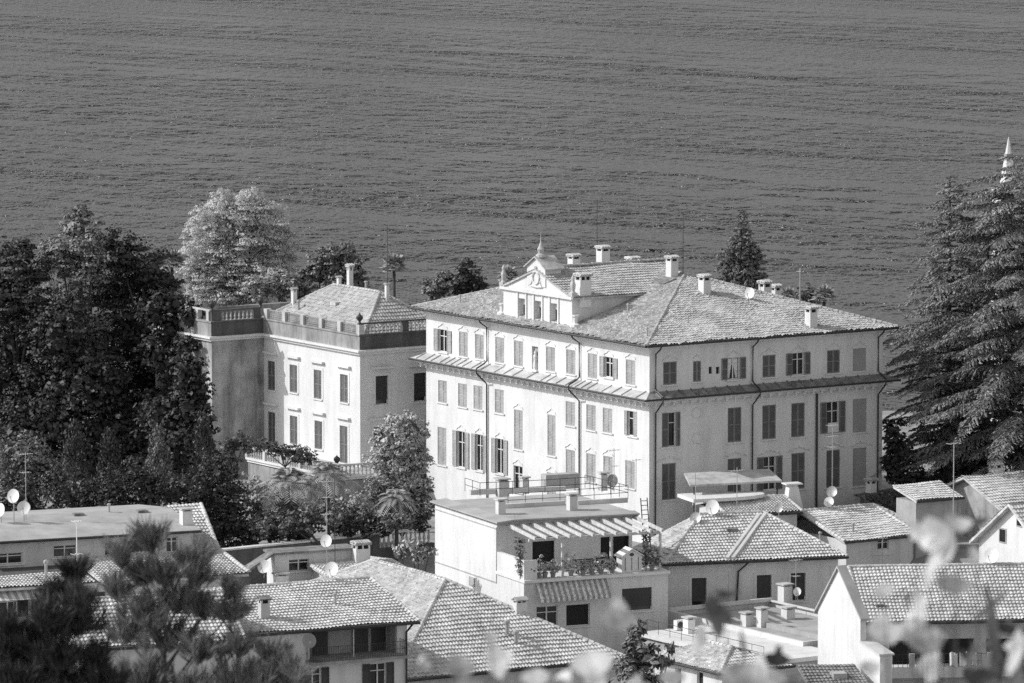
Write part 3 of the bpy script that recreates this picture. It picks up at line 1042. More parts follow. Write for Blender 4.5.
# dormer
pA, pB = V.hitp(572, 326, *PL), V.hitp(503, 316, *PL)
xd = (pA.x + pB.x) / 2
y0 = V.hit(572, 326, 0, xd).y
y1 = V.hit(503.5, 316, 0, xd).y
yc = (y0 + y1) / 2
zt = V.hit(572, 298, 0, xd).z
zr = zt + (yc - y0) * 0.36
xm = (zr - VE) / pit - o_
xe = (zt - VE) / pit - o_
FD = ('L', xd)
ow = [(522.3, 298.5, 317, .95, 'glass', 0), (538.3, 301, 319.5, .95, 'glass', 0), (554.3, 303.5, 322, .95, 'glass', 0)]
dops, _ = windows(V, FD, ow, wt)
mb = MB()
zb_ = vroof_z(xd) - .3
wall_face(mb, FD, y0, y1, zb_, zt, dops, 0.45)
for yy in (y0, y1):
    mb.poly([(xd, yy, zb_), (xe + .2, yy, zt), (xd, yy, zt)])
    s_ = -1 if yy == y0 else 1
    mb.lathe([(.32, 0), (.42, .12), (.42, .3), (.2, .4), (.22, .8), (.30, .9), (.30, 1.0)], (xd + .1, yy + s_ * .3, vroof_z(xd) - .1), 8)
mb.box(xd - .22, xd, y0 - .2, y1 + .2, zt - .12, zt + .1)
mb.poly([(xd - .05, y0, zt + .1), (xd - .05, y1, zt + .1), (xd - .05, yc, zr + .05)])
for a, b, cc, d in dops:        # pilasters
    for q in (a - .2, b + .03):
        mb.box(xd - .09, xd - .002, q, q + .17, c * 0 + zb_, zt - .121) if False else fbox(mb, FD, q, q + .17, cc - .2, zt - .125, .003, .09)
rw = 1.25                       # the raised middle gable
mb.box(xd - .12, xd + 1.3, yc - rw, yc + rw, zt + .5, zr + .35)
mb.add([(xd - .12, yc - rw, zr + .35), (xd - .12, yc + rw, zr + .35), (xd - .12, yc, zr + 1.0), (xd + 1.3, yc - rw, zr + .35), (xd + 1.3, yc + rw, zr + .35), (xd + 1.3, yc, zr + 1.0)],
       [(0, 1, 2), (3, 5, 4), (0, 2, 5, 3), (1, 4, 5, 2)])
DORM = mb.build('dormer', M['white'], V.root)
mb = MB()
for a in np.linspace(0, 2 * math.pi, 9)[:-1]:
    mb.tube([(xd - .16, yc + .45 * math.cos(a), zt + 1.15 + .5 * math.sin(a)), (xd - .16, yc + .45 * math.cos(a + .8), zt + 1.15 + .5 * math.sin(a + .8))], .09, 5)
mb.tube([(xd - .15, yc - .5, zt + .9), (xd - .15, yc - .8, zt + .5), (xd - .15, yc - .2, zt + .45), (xd - .15, yc + .2, zt + .45), (xd - .15, yc + .8, zt + .5), (xd - .15, yc + .5, zt + .9)], .07, 5)
mb.build('crest', M['trim'], DORM)
for a, b, cc, d in dops:
    mb = MB()
    m_ = (a + b) / 2
    for q0, q1 in ((a, a + .07), (m_ - .05, m_ + .05), (b - .07, b)):
        fbox(mb, FD, q0, q1, cc, d, -.42, -.34)
    fbox(mb, FD, a + .07, b - .07, d - .5, d, -.40, -.36)
    wq = mb.build('window', M['frame'], DORM)
    mb = MB(); fbox(mb, FD, a, b, cc, d, -.5, -.44); mb.build('pane', M['glass'], DORM)
e = .35
mb = MB()
zq = zt + .08
for sg in (-1, 1):
    ye = yc + sg * (yc - y0 + e)
    ze = zt + .05 - e * .36
    xe2 = (ze - VE) / pit - o_
    P = [(xd - .2, ye, ze + .1), (xe2 + .3, ye, ze + .1), (xm + .3, yc, zr + .12), (xd - .2, yc, zr + .12)]
    if sg > 0:
        P = [P[1], P[0], P[3], P[2]]
    tiles(mb, P, .40, .24, .055, .045)
    mb.slab(P, .14)
    mb.slab([(xd - .3, yc + sg * (rw + .25), zr + .22), (xd + 1.5, yc + sg * (rw + .25), zr + .22), (xd + 1.5, yc, zr + 1.1), (xd - .3, yc, zr + 1.1)], .1)
caps(mb, (xd - .2, yc, zr + .15), (xm + .3, yc, zr + .15), .15)
mb.build('dormer_roof', M['tile'], V.root)
PD = ((xd, y0, zt + .1), (0, -.36, 1))
mb = MB()
mb.lathe([(.42, 0), (.36, .18), (.2, .3), (.24, .5), (.28, .6), (.16, .8), (.1, 1.0), (.05, 1.15), (.03, 1.5), (.012, 1.9)], (xd + .3, yc, zr + 1.0), 10)
mb.build('finial', M['stonel'], DORM)
for yy in (y0 - .05, y1 + .05):
    mb = MB()
    mb.box(xd - .2, xd + .3, yy - .25, yy + .25, zt + .1, zt + .4)
    mb.lathe([(.22, .4), (.15, .55), (.2, .8), (.22, 1.0), (.12, 1.3), (.15, 1.5), (.02, 1.75)], (xd + .05, yy, zt), 8)
    mb.build('finial', M['stonel'], DORM)
# chimneys and vents on the villa roof
chim_px(V, VROOF, 583, 295, 273, 15, *PD, dpx=12)
for xb, yb, yt, wp in ((603, 262, 246, 11), (672, 272, 256, 10), (704.5, 293, 274.5, 10), (811, 326, 306, 10)):
    pl = PL if xb < 660 else PR
    chim_px(V, VROOF, xb, yb, yt, wp, *pl, dpx=wp * 1.1)
pb = plane_of([c10, c11, A2, A1])
for xb, D_, yb, yt, wp in ((574, 462, 268, 254.5, 11), (633, 459, 268, 257.5, 12), (765, 455, 301, 280.5, 11), (776, 457, 302, 285, 9)):
    p = V.loc(at(xb, yb, D_))
    kk = ppm(at(xb, yb, D_))
    chimney(V, VROOF, (p.x, p.y, p.z), .85 * wp / kk, .85 * wp / kk, (yb - yt) / kk)
for x_, y_ in ((460, 304), (628, 313), (619, 292), (647, 337)):
    vent(V, VROOF, V.hitp(x_, y_, *PL), .75)
for x_, y_ in ((688, 324), (748, 306)):
    vent(V, VROOF, V.hitp(x_, y_, *PR), .6, .05)
mb = MB()                       # roof hatch
p = V.hitp(662, 282, *PL)
n = PL[1]
q = [Vector((p.x + a, p.y + b, vroof_z(p.x + a) + .06)) for a, b in ((-.6, -1.1), (.6, -1.1), (.6, 1.1), (-.6, 1.1))]
mb.hull8(q, [v + n * .14 for v in q]); mb.build('roof_hatch', M['tiled'], VROOF)
antenna(V.wld(V.hitp(683, 275, *PL)), 4.8, 'tall thin bare mast at the right end of the villa ridge', bars=((.97, .3, 2),), mat=M['metal'])
antenna(V.wld(V.hitp(597, 263, *PL)), 5.0, 'tall thin bare mast beside the highest chimney of the villa', bars=((.97, .3, 2),), mat=M['metal'])
p = V.hitp(752, 294, *PR)
antenna(V.wld(p), 2.6, 'short aerial on the villa roof in front of the conifer', bars=((.6, .6, 3),), mat=M['metal'])
satellite_dish(V.wld(V.hitp(750, 300, *PR)), .42, (-.5, -.8, .3), 'dish on the sunlit villa roof below the conifer', mast=.5)

# ------------------------------------------------------------------ the annex with balustraded parapet
N = House('villa_annex', 'pale two-storey annex with balustraded parapet, low tile roof and projecting wing, left of the villa', 'villa', 360, 352, 466, 33.4, 10.0)
NC = at(360, 352, 466).z - 10.0
NL = fuz(N, FL, 264, 380)[0]
NW = 10.0
ntr = {'shutter': M['shutter'], 'surround': 0.22, 'hood': True, 'sill': True}
ul = [(271.5, 361, 390, 1.15, 'shut'), (293.8, 365, 392.5, 1.15, 'shut'), (318, 370, 398.8, 1.15, 'shut'), (344.3, 374.5, 402.5, 1.15, 'shut'),
      (271.8, 412, 443, 1.15, 'shut'), (294, 416, 444, 1.15, 'shut'), (318.8, 421, 449, 1.15, 'shut'), (344, 426, 463, 1.15, 'shut')]
ur = [(381.8, 375.8, 404.5, 1.15, 'roller'), (420, 373, 401.5, 1.15, 'roller'), (379, 427, 448, 1.0, 'roller')]
oL, g1 = windows(N, FL, ul, ntr)
oR, g2 = windows(N, FR, ur, dict(ntr, shutter=M['shutterd']))
ww = fuz(N, ('R', NL), 212, 400)[0]              # wing projects to x = ww (< 0)
NB = NL + 9
mb = MB()
wall_face(mb, FL, 0, NL, 0, NC, oL)
wall_face(mb, FR, 0, NW, 0, NC, oR)
wall_face(mb, ('L', NW), 0, NB, 0, NC, [])
wall_face(mb, ('R', NB), ww, NW, 0, NC, [])
mb.build('wall', M['annexp'], N.root)
mb = MB()
wall_face(mb, ('R', NL), ww, 0, 0, NC, [])
wall_face(mb, ('L', ww), NL, NB, 0, NC, [])
mb.build('wing_wall', M['old'], N.root)
g1(); g2()
fp = [(0, 0), (NW, 0), (NW, NB), (ww, NB), (ww, NL), (0, NL)]     # plan outline
def ring(mb, out, z0, z1, w_=0.3, skip=()):
    """a band that follows the plan outline"""
    n = len(fp)
    def off(d):
        r = []
        for i in range(n):
            p, q, s_ = fp[i - 1], fp[i], fp[(i + 1) % n]
            a = Vector((q[0] - p[0], q[1] - p[1])).normalized(); b = Vector((s_[0] - q[0], s_[1] - q[1])).normalized()
            na, nb_ = Vector((a.y, -a.x)), Vector((b.y, -b.x))
            r.append((q[0] + (na.x + nb_.x) * d, q[1] + (na.y + nb_.y) * d))
        return r
    A_, B_ = off(out), off(out - w_)
    for i in range(n):
        j = (i + 1) % n
        mb.hull8([(*B_[i], z0), (*A_[i], z0), (*A_[j], z0), (*B_[j], z0)], [(*B_[i], z1), (*A_[i], z1), (*A_[j], z1), (*B_[j], z1)])
mb = MB(); ring(mb, .42, NC, NC + .16, .6); ring(mb, .22, NC - .22, NC - .001, .3); mb.build('cornice', M['trim'], N.root)
mb = MB()
ring(mb, .10, NC + .161, NC + 1.25, .35)
ring(mb, .18, NC + 1.251, NC + 1.38, .45)
mb.poly([(0, 0, NC + .3), (NW, 0, NC + .3), (NW, NB, NC + .3), (ww, NB, NC + .3), (ww, NL, NC + .3), (0, NL, NC + .3)])
PARA = mb.build('parapet', M['stone'], N.root)
mb = MB()                       # separate darker layer on the right-facing parapet sides
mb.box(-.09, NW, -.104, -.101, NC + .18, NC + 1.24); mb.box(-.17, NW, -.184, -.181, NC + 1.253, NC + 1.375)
mb.build('dark_layer', M['dark_stone'], PARA); mb = MB(); mb.box(ww - .09, -.101, NL - .104, NL - .101, NC + .18, NC + 1.24)
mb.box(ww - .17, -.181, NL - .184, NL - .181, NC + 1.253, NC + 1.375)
mb.build('dark_layer', M['dark_stone'], PARA)
zb0, zb1 = NC + 1.38, NC + 2.1
bmesh_ = MB()
bmesh_.lathe([(.10, 0), (.10, .06), (.055, .12), (.105, .26), (.06, .46), (.05, .52), (.09, .58), (.09, .66)], (0, 0, 0), 6)
BAL = bmesh_.build('baluster', M['stonel'], PARA)
first = [True]
def balusters(p, q, gap=.34, parent=PARA):
    p, q = Vector(p), Vector(q)
    n = max(1, int((q - p).length / gap))
    for i in range(n):
        l = p.lerp(q, (i + .5) / n)
        if first[0]:
            BAL.location = l
            first[0] = False
        else:
            copy_of(BAL, parent, l)
def pier(x, y, sx=.24, sy=.24, mat='stonel'):
    q = MB()
    q.box(x - sx, x + sx, y - sy, y + sy, zb0, zb1 + .04)
    q.build('pier', M[mat], PARA)
def rail(x0, x1, y0, y1, mat='stonel', nm='rail'):
    q = MB()
    q.box(x0, x1, y0, y1, zb1 + .041, zb1 + .16)
    q.build(nm, M[mat], PARA)
px_ = [0.05, 4.2, 8.2, NW]
for a, b in zip(px_, px_[1:]):
    balusters((a + .45, .1, zb0), (b - .45, .1, zb0))
for a in px_[1:]:
    pier(a, .1, .26, .2, 'dark_stone')
rail(-.1, NW, -.02, .22, 'dark_stone')
for a in np.linspace(0.1, NL - .5, 6):
    pier(.08, a)
balusters((ww + .9, NL + .1, zb0), (-.9, NL + .1, zb0))
pier(ww + .42, NL + .1, .42, .12, 'dark_stone'); pier(-.6, NL + .1, .3, .12, 'dark_stone')
rail(ww - .05, -.2, NL - .02, NL + .24, 'dark_stone')
rail(ww, ww + .24, NL + .25, NB)
for a in np.linspace(NL + .5, NB, 6):
    pier(ww + .1, a, .2, .2)
mb = MB()                       # lattice panels on the sunny side
mb.box(.04, .12, .2, NL, zb1 - .07, zb1)
mb.box(.04, .12, .2, NL, zb0 + .04, zb0 + .1)
k = .25
while k < NL:
    mb.box(.06, .10, k, k + .05, zb0 + .1, zb1 - .07)
    k += .17
for q in (.3, .5):
    mb.box(.062, .098, .2, NL, zb0 + q * .7, zb0 + q * .7 + .05)
mb.build('lattice_railing', M['stone'], PARA)
for x_, y_ in ((0.0, .05), (ww + .1, NL + .1), (-.1, NL + .3)):
    mb = MB(); mb.lathe([(.16, 0), (.1, .08), (.09, .16), (.26, .35), (.28, .52), (.2, .6), (.08, .7), (.06, .78), (.01, .86)], (x_, y_, zb1 + .15), 10)
    mb.build('urn', M['metal'], PARA)
# its roof
rh = 4.15
i_ = .85
rx0, rx1, ry0, ry1 = i_, i_ + 2 * rh, i_, NL + 1.5
re = NC + 1.15
ra = at(386, 292.5, N.wld((rx0 + rh, ry0 + rh, 0)).y).z - 10.0
a1, a2 = (rx0 + rh, ry0 + rh, ra), (rx0 + rh, ry1 - rh, ra)
q00, q10, q11, q01 = (rx0, ry0, re), (rx1, ry0, re), (rx1, ry1, re), (rx0, ry1, re)
NR = make_roof(N, [[q00, q10, a1], [q01, q00, a1, a2], [q10, q11, a2, a1], [q11, q01, a2]], [(q00, a1), (q01, a2), (a1, a2), (q10, a1)], M['tile'], .42, .27, .05, .045, gut=False)
NP = plane_of([q01, q00, a1])
chim_px(N, NR, 350, 285, 264, 5.5, *NP)
chim_px(N, NR, 294, 304, 287, 5, *NP, cap='gable')
chim_px(N, NR, 339, 285, 276, 4, *NP, cap='gable')
chim_px(N, NR, 387, 292, 283, 4, *NP, cap='gable')
vent(N, NR, N.hitp(298.5, 311, *NP), .9, .1)
vent(N, NR, N.hitp(366, 287, *NP), .5, .1)
mb = MB(); p = N.hitp(336, 304, *NP); mb.box(p.x - .3, p.x + .3, p.y - .4, p.y + .4, p.z - .1, p.z + .18); mb.build('roof_hatch', M['stonel'], NR)
antenna(N.wld(N.hitp(387.5, 292, *NP)), 5.2, 'tall thin bare mast on the annex roof beside the palm top', bars=((.97, .3, 2),), mat=M['metal'])

# garden terrace of the annex
tz = 12.3
tc = atz(337, 478, tz)
T = thing('garden_terrace', 'balustraded garden terrace with pale moulded retaining wall and urns at the foot of the annex', 'terrace', (tc.x, tc.y, 9.6), N.az)
class _T: pass
TH_ = House.__new__(House); TH_.o = Vector((tc.x, tc.y, 9.6)); TH_.az = N.az; TH_.c, TH_.s = N.c, N.s; TH_.root = T
tl = TH_.hit(248, 450, 0, 0).y
tw_ = TH_.hit(376, 470, 1, 0).x
th = tz - 9.6
mb = MB(); mb.box(.2, tw_ + 9, .2, tl, th - .3, th + .17); mb.build('paved_floor', M['stonel'], T)
mb = MB(); mb.box(0, tw_, 0, tl, -.6, th - .301); mb.build('retaining_wall', M['stone'], T)
mb = MB(); mb.box(-.25, tw_, -.25, tl, th + .002, th + .16); mb.box(-.12, tw_ - .05, -.12, tl - .05, th - .2, th); mb.build('coping', M['trim'], T)
mb = MB()
bz0, bz1 = th + .16, th + 1.0
for a in np.linspace(0, tl, 6):
    mb.box(-.18, .18, a - .18, a + .18, bz0, bz1)
for a in (tw_ * .98,):
    mb.box(a - .18, a + .18, -.18, .18, bz0, bz1)
mb.box(-.14, .14, .181, tl, bz1 - .12, bz1 + .02); mb.box(.181, tw_, -.14, .14, bz1 - .12, bz1 + .021)
mb.build('rail', M['stonel'], T)
for p, q in (((0, .3, bz0), (0, tl, bz0)), ((.3, 0, bz0), (tw_, 0, bz0))):
    p, q = Vector(p), Vector(q)
    n = int((q - p).length / .36)
    for i in range(n):
        b_ = copy_of(BAL, T, p.lerp(q, (i + .5) / n)); b_.scale = (1, 1, 1.1)
for y_ in (0, tl * .4):
    mb = MB(); mb.lathe([(.16, 0), (.1, .08), (.09, .16), (.24, .35), (.26, .52), (.2, .6), (.08, .7), (.01, .8)], (0, y_, bz1), 10); mb.build('urn', M['metal'], T)

# long garden wall with a balustrade
gr = at(433, 527, 438); gl = at(222, 547.5, 427)
GW = thing('garden_wall', 'long ivy-dark garden wall with bright coping and a balustrade at its right end', 'wall', (gl.x, gl.y, 4.5), math.atan2(gr.y - gl.y, gr.x - gl.x))
ln = (Vector((gr.x, gr.y)) - Vector((gl.x, gl.y))).length
gz = gr.z - 4.5
mb = MB(); mb.box(0, ln - 5.0, -.2, .2, 0, gz - .12); mb.box(ln - 5.0, ln, -.2, .2, 0, gz - 1.15); mb.build('wall', M['dark_stone'], GW)
mb = MB(); mb.box(-.1, ln, -.3, .3, gz - .119, gz); mb.build('coping', M['cream'], GW)
for i in range(12):
    b_ = copy_of(BAL, GW, (ln - 4.8 + i * .4, 0, gz - 1.14)); b_.scale = (1.25, 1.25, 1.5)

# ------------------------------------------------------------------ terraced house with pergola
P = House('terraced_house', 'white flat-roofed house with pergola terrace and striped awning in front of the villa', 'house', 497, 521, 413, 24, 4.0)
pz = at(497, 521, 413).z - 4.0                # roof edge
PLn = fuz(P, FL, 435, 500)[0]
pt_ = -fuz(P, FL, 524, 590)[0]                # depth of the terrace
FT = ('R', -pt_)
tz_ = P.hit(525, 580, 1, -pt_).z              # terrace level
PW = fuz(P, FT, 668, 590)[0]
up, gu = windows(P, FR, [(543.5, 537, 572, 1.7, 'void'), (607, 534, 572, 1.0, 'void'), (621, 533, 570, 1.25, 'void')], {'shutter': M['shutterd'], 'sill': False, 'frame': M['shutterd']})
lo, gl_ = windows(P, FT, [(578, 604, 626, 1.8, 'void'), (547, 606, 627, 1.6, 'glass'), (637, 588, 611, 2.3, 'roller')], {'shutter': M['shutterd'], 'sill': True})
mb = MB()
wall_face(mb, FL, 0, PLn, 0, pz - .25, [])
wall_face(mb, FL, -pt_, 0, 0, tz_, [])
wall_face(mb, FR, 0, PW - .6, tz_, pz - .25, up)
wall_face(mb, FT, 0, PW, 0, tz_ - .2, lo)
wall_face(mb, ('L', PW), -pt_, PLn, 0, tz_, [])
wall_face(mb, ('L', PW - .6), 0, PLn, tz_, pz - .25, [])
wall_face(mb, ('R', PLn), 0, PW, 0, pz - .25, [])
mb.box(.003, .3, -pt_ + .003, 0, tz_, tz_ + 1.35)
mb.box(.301, 1.0, -pt_ + .004, -pt_ + .25, tz_, tz_ + 1.34)
mb.build('wall', M['white'], P.root)
gu(); gl_()
mb = MB()
mb.slab([(-.03, -.4, pz - .003), (PW - .3, -.4, pz - .003), (PW - .3, PLn, pz - .003), (-.03, PLn, pz - .003)], .22)
mb.slab([(-.28, -.62, pz), (-.28, PLn + .3, pz), (1.0, PLn + .3, pz + .12), (1.0, -.62, pz + .12)], .1)
mb.slab([(1.0, -.62, pz + .12), (PW - .3, -.62, pz), (PW - .3, 0.2, pz + .1), (1.0, .2, pz + .12)], .1)
PRF = mb.build('flat_roof', M['concrete'], P.root)
mb = MB(); mb.slab([(-.1, -pt_ - .3, tz_), (PW + .05, -pt_ - .3, tz_), (PW + .05, -.002, tz_), (-.1, -.002, tz_)], .2); mb.build('terrace_slab', M['trim'], P.root)
mb = MB()                                     # thin line mouldings on the bright side wall
zz = fuz(P, FL, 470, 574)[1]
fbox(mb, FL, -.0, PLn, zz, zz + .07, .002, .04)
fbox(mb, FL, .02, .09, zz + .07, pz - .45, .002, .04)
fbox(mb, FL, .02, PLn, pz - .6, pz - .53, .002, .04)
mb.build('wall_moulding', M['greyp'], P.root)
ua, za = fuz(P, FL, 472, 577); ub, zb2 = fuz(P, FL, 472, 586)
mb = MB(); fbox(mb, FL, ua - .5, ua + .45, zb2, za, .003, .05); mb.build('wall_vent', M['greyp'], P.root)
# pergola
PG = MB()
bz = tz_ + 2.55
yb_ = -pt_ + .55
PG.box(.6, PW - .4, yb_ - .08, yb_ + .08, bz, bz + .2)
PERG = PG.build('pergola', M['wood'], P.root)
n = 12
for i in range(n):
    x_ = .75 + (PW - 1.3) * i / (n - 1)
    mb = MB()
    mb.hull8([(x_ - .07, -.03, bz + .55), (x_ + .07, -.03, bz + .55), (x_ + .07, yb_ - .8, bz + .2), (x_ - .07, yb_ - .8, bz + .2)],
             [(x_ - .07, -.03, bz + .80), (x_ + .07, -.03, bz + .80), (x_ + .07, yb_ - .8, bz + .42), (x_ - .07, yb_ - .8, bz + .42)])
    mb.build('rafter', M['wood'], PERG)
for xp in (523.5, 562.5, 611, 660):
    x_ = P.hit(xp, 560, 1, yb_).x
    mb = MB(); mb.box(x_ - .08, x_ + .08, yb_ - .079, yb_ + .079, tz_, bz - .002); mb.build('post', M['wood'], PERG)
# awning
u0, za = fuz(P, FT, 536, 583); u1, _ = fuz(P, FT, 606, 580)
_, zl = fuz(P, FT, 536, 601)
AW = None
nstr = 26
mb = MB(); mb.mi = 0
for i in range(nstr):
    mb.mi = i % 2
    a, b = u0 + (u1 - u0) * i / nstr, u0 + (u1 - u0) * (i + 1) / nstr
    mb.slab([(a, -pt_ - .05, za), (b, -pt_ - .05, za), (b, -pt_ - .85, zl + .25), (a, -pt_ - .85, zl + .25)], .03)
    mb.slab([(a, -pt_ - .85, zl + .25), (b, -pt_ - .85, zl + .25), (b, -pt_ - .88, zl + .02), (a, -pt_ - .88, zl + .02)], .02)
mb.build('awning', [M['awning'], leafmat('dark_awning_stripe', .42, .05, .6, .4)], P.root)
# roof clutter
def roofbox(x, y, w_, d, h, name='chimney', mat=None, cap=True, parent=PRF, H=P, z=None):
    mb = MB()
    z = pz if z is None else z
    mb.box(x - w_ / 2, x + w_ / 2, y - d / 2, y + d / 2, z - .25, z + h)
    if cap:
        mb.mi = 1
        mb.box(x - w_ / 2 - .1, x + w_ / 2 + .1, y - d / 2 - .1, y + d / 2 + .1, z + h + .1, z + h + .2)
        mb.mi = 0
        for sx in (-1, 1):
            mb.box(x + sx * w_ * .38 - .06, x + sx * w_ * .38 + .06, y - d * .4, y + d * .4, z + h, z + h + .1)
    return mb.build(name, [mat or M['mid'], M['stonel']], parent)
for xp, yp, w_, h in ((500.5, 514, .55, .9), (572, 510, .6, 1.0), (502, 493, .8, .9), (524.5, 490, .5, .8), (603, 487, .5, .9)):
    q = P.hit(xp, yp, 2, pz)
    roofbox(q.x, q.y, w_, w_, h)
q0, q1 = P.hit(546, 489, 2, pz), P.hit(583, 488, 2, pz)
mb = MB(); mb.box(q0.x, q1.x, q0.y, q0.y + .9, pz - .1, pz + 1.0); mb.build('water_tank_box', M['sheet'], PRF)
for (xa, ya, xb, yb) in ((471, 494.5, 566, 490.5), (505, 508.5, 565, 505), (578, 505, 628, 502)):
    a, b = P.hit(xa, ya, 2, pz), P.hit(xb, yb, 2, pz)
    mb = MB(); mb.hull8([(a.x, a.y, pz - .05), (b.x, b.y, pz - .05), (b.x, b.y + .3, pz - .05), (a.x, a.y + .3, pz - .05)], [(a.x, a.y, pz + .3), (b.x, b.y, pz + .3), (b.x, b.y + .3, pz + .3), (a.x, a.y + .3, pz + .3)])
    mb.build('roof_kerb', M['mid'], PRF)
def railing(H, pts, h, parent, step=1.2, r=.022, mat=None):
    mb = MB()
    for a, b in zip(pts, pts[1:]):
        a, b = Vector(a), Vector(b)
        n = max(1, int((b - a).length / step))
        for i in range(n + 1):
            p_ = a.lerp(b, i / n)
            mb.tube([p_, p_ + Vector((0, 0, h))], r, 4)
        for q in (.5, 1.0):
            mb.tube([a + Vector((0, 0, h * q)), b + Vector((0, 0, h * q))], r, 4)
    return mb.build('railing', mat or M['metal'], parent)
ra_ = [P.hit(xa, ya, 2, pz) for xa, ya in ((465, 491), (480, 496), (545, 493), (590, 490))]
railing(P, ra_, .95, PRF)
ra_ = [P.hit(xa, ya, 2, pz) for xa, ya in ((508, 507), (560, 504), (628, 499), (585, 488))]
railing(P, ra_, .95, PRF)
satellite_dish(P.wld(P.hit(613, 487, 2, pz)), .45, (-.45, -.85, .25), 'grey dish on the flat roof beside the railing, in front of the villa', M['galv'], .45)
antenna(P.wld(P.hit(614, 488, 2, pz)), 2.9, 'aerial with two cross arms beside the grey dish on the flat roof', bars=((.95, .9, 5), (.55, .6, 4)))
antenna(P.wld(P.hit(636, 486, 2, pz)), 2.0, 'small aerial at the right end of the flat white roof', bars=((.95, .8, 4),))
# ladder of dark metal
ld = thing('roof_ladder', 'dark metal ladder leaning up to the right end of the flat white roof', 'ladder', P.wld(P.hit(645, 518, 2, pz - .3)), P.az)
mb = MB()
for s_ in (-.25, .25):
    mb.tube([(s_, -.5, -2.5), (s_, .2, 1.4)], .04, 5)
mb.build('stile', M['metal'], ld)
for i in range(12):
    t_ = i / 11
    mb = MB()
    mb.tube([(-.25, -.5 + .65 * t_, -2.3 + 3.5 * t_), (.25, -.5 + .65 * t_, -2.3 + 3.5 * t_)], .025, 4)
    mb.build('rung', M['metal'], ld)
# things standing on the terrace
def potted(xp, yp, r, kind, label):
    q = P.wld((P.hit(xp, yp, 1, -pt_ + .35).x, -pt_ + .35, tz_ + .002))
    t_ = thing('potted_plant', label, 'potted plant', q, 0, 'potted plants along the terrace edge')
    mb = MB(); mb.lathe([(.14, 0), (.2, .3), (.23, .32), (.23, .38)], (0, 0, 0), 10); mb.build('pot', M['pot'], t_)
    if kind == 'spiky':
        Ps = np.zeros((26, 3)); A = sph(26); A[:, 2] = np.abs(A[:, 2]) + .25
        A /= np.linalg.norm(A, axis=1)[:, None]
        V_, Q_ = kites(Ps + A * r * .8 + np.array((0, 0, .4)), A, sph(26), r * 1.5, .09)
    else:
        r *= 1.3
        V_, Q_ = leafcloud([(0, 0, .4 + r * .8, r), (r * .5, 0, .4 + r * .4, r * .6), (-r * .5, .1, .3 + r * .5, r * .5)], 700, .13, .6, 8)
    quadmesh('foliage', V_, Q_, M['leafl' if kind != 'dark' else 'leafm'], t_)
potted(539, 575, .6, 'spiky', 'spiky agave-like plant in a pot at the left end of the terrace')
potted(553, 574, .45, 'bush', 'low leafy potted plant just left of the second pergola post')
potted(571, 572, .55, 'bush', 'bushy potted plant right of the second pergola post')
potted(583, 571, .35, 'bush', 'smallest potted plant, in front of the terrace bench')
potted(601, 570, .5, 'bush', 'bushy potted plant left of the third pergola post')
potted(652, 568, .6, 'dark', 'dark bushy potted plant at the right end of the terrace')
potted(531, 572, .35, 'dark', 'small dark potted plant beside the terrace parapet')
potted(545, 574, .5, 'bush', 'leafy potted plant between the agave and the second pergola post')
potted(592, 571, .45, 'spiky', 'small spiky potted plant between two bushy ones on the terrace')
potted(612, 569, .4, 'bush', 'low potted plant just left of the garden hutch')
for xp, lab in ((520, 'climbing plant round the leftmost pergola post'), (646, 'dark climbing plant at the right end of the pergola')):
    q = P.wld((P.hit(xp, 545, 1, yb_).x, yb_, tz_ + .002))
    cp = thing('climbing_plant', lab, 'plant', q, 0, 'climbing plants on the pergola')
    mb = MB(); mb.tube([(0, 0, 0), (.1, .05, 1.2), (0, 0, 2.4)], .03, 5); mb.build('stem', M['bark'], cp)
    V_, Q_ = leafcloud([(0, 0, .5 + .42 * i, .38 + .1 * (i % 2)) for i in range(6)], 420, .13, .6, 10)
    quadmesh('foliage', V_, Q_, M['leafm'], cp)
q = P.wld((P.hit(588, 572, 1, -pt_ + 1.2).x, -pt_ + 1.2, tz_ + .002))
bn = thing('terrace_bench', 'dark bench with crossed legs standing under the pergola', 'bench', q, P.az)
mb = MB(); mb.box(-1.1, 1.1, -.25, .25, .42, .48); mb.build('seat', M['shutterd'], bn)
mb = MB()
for z_ in (.58, .72, .86):
    mb.box(-1.1, 1.1, .24, .28, z_, z_ + .1)
mb.build('backrest', M['shutterd'], bn)
for s_ in (-.8, .8):
    mb = MB(); mb.tube([(s_, -.25, 0), (s_, .26, .9)], .035, 5); mb.tube([(s_, .25, 0), (s_, -.2, .42)], .035, 5); mb.build('leg', M['shutterd'], bn)
q = P.wld((P.hit(629, 570, 1, -pt_ + .9).x, -pt_ + .9, tz_ + .002))
hu = thing('garden_hutch', 'small white hutch with a gabled top and oval opening on the terrace', 'hutch', q, P.az)
mb = MB(); mb.box(-.75, .75, -.45, .45, 0, 1.15); mb.add([(-.75, -.45, 1.15), (.75, -.45, 1.15), (0, -.45, 1.6), (-.75, .45, 1.15), (.75, .45, 1.15), (0, .45, 1.6)], [(0, 1, 2), (3, 5, 4)]); mb.build('body', M['cream'], hu)
mb = MB()
for s_ in (-1, 1):
    mb.slab([(s_ * .9, -.6, 1.1), (s_ * .9, .6, 1.1), (0, .6, 1.66), (0, -.6, 1.66)], .06)
mb.build('roof', M['dish'], hu)
mb = MB(); mb.add([(.18 * math.cos(a), -.46, 1.2 + .12 * math.sin(a)) for a in np.linspace(0, 6.28, 13)[:-1]], [tuple(range(12))])
for k in (-.5, 0, .5):
    mb.box(k - .02, k + .02, -.47, -.452, .1, 1.0)
mb.build('door', M['metal'], hu)
antenna(P.wld((1.2, -.3, pz - .1)), .5, 'stub aerial on the front edge of the flat white roof', bars=(), r=.02)

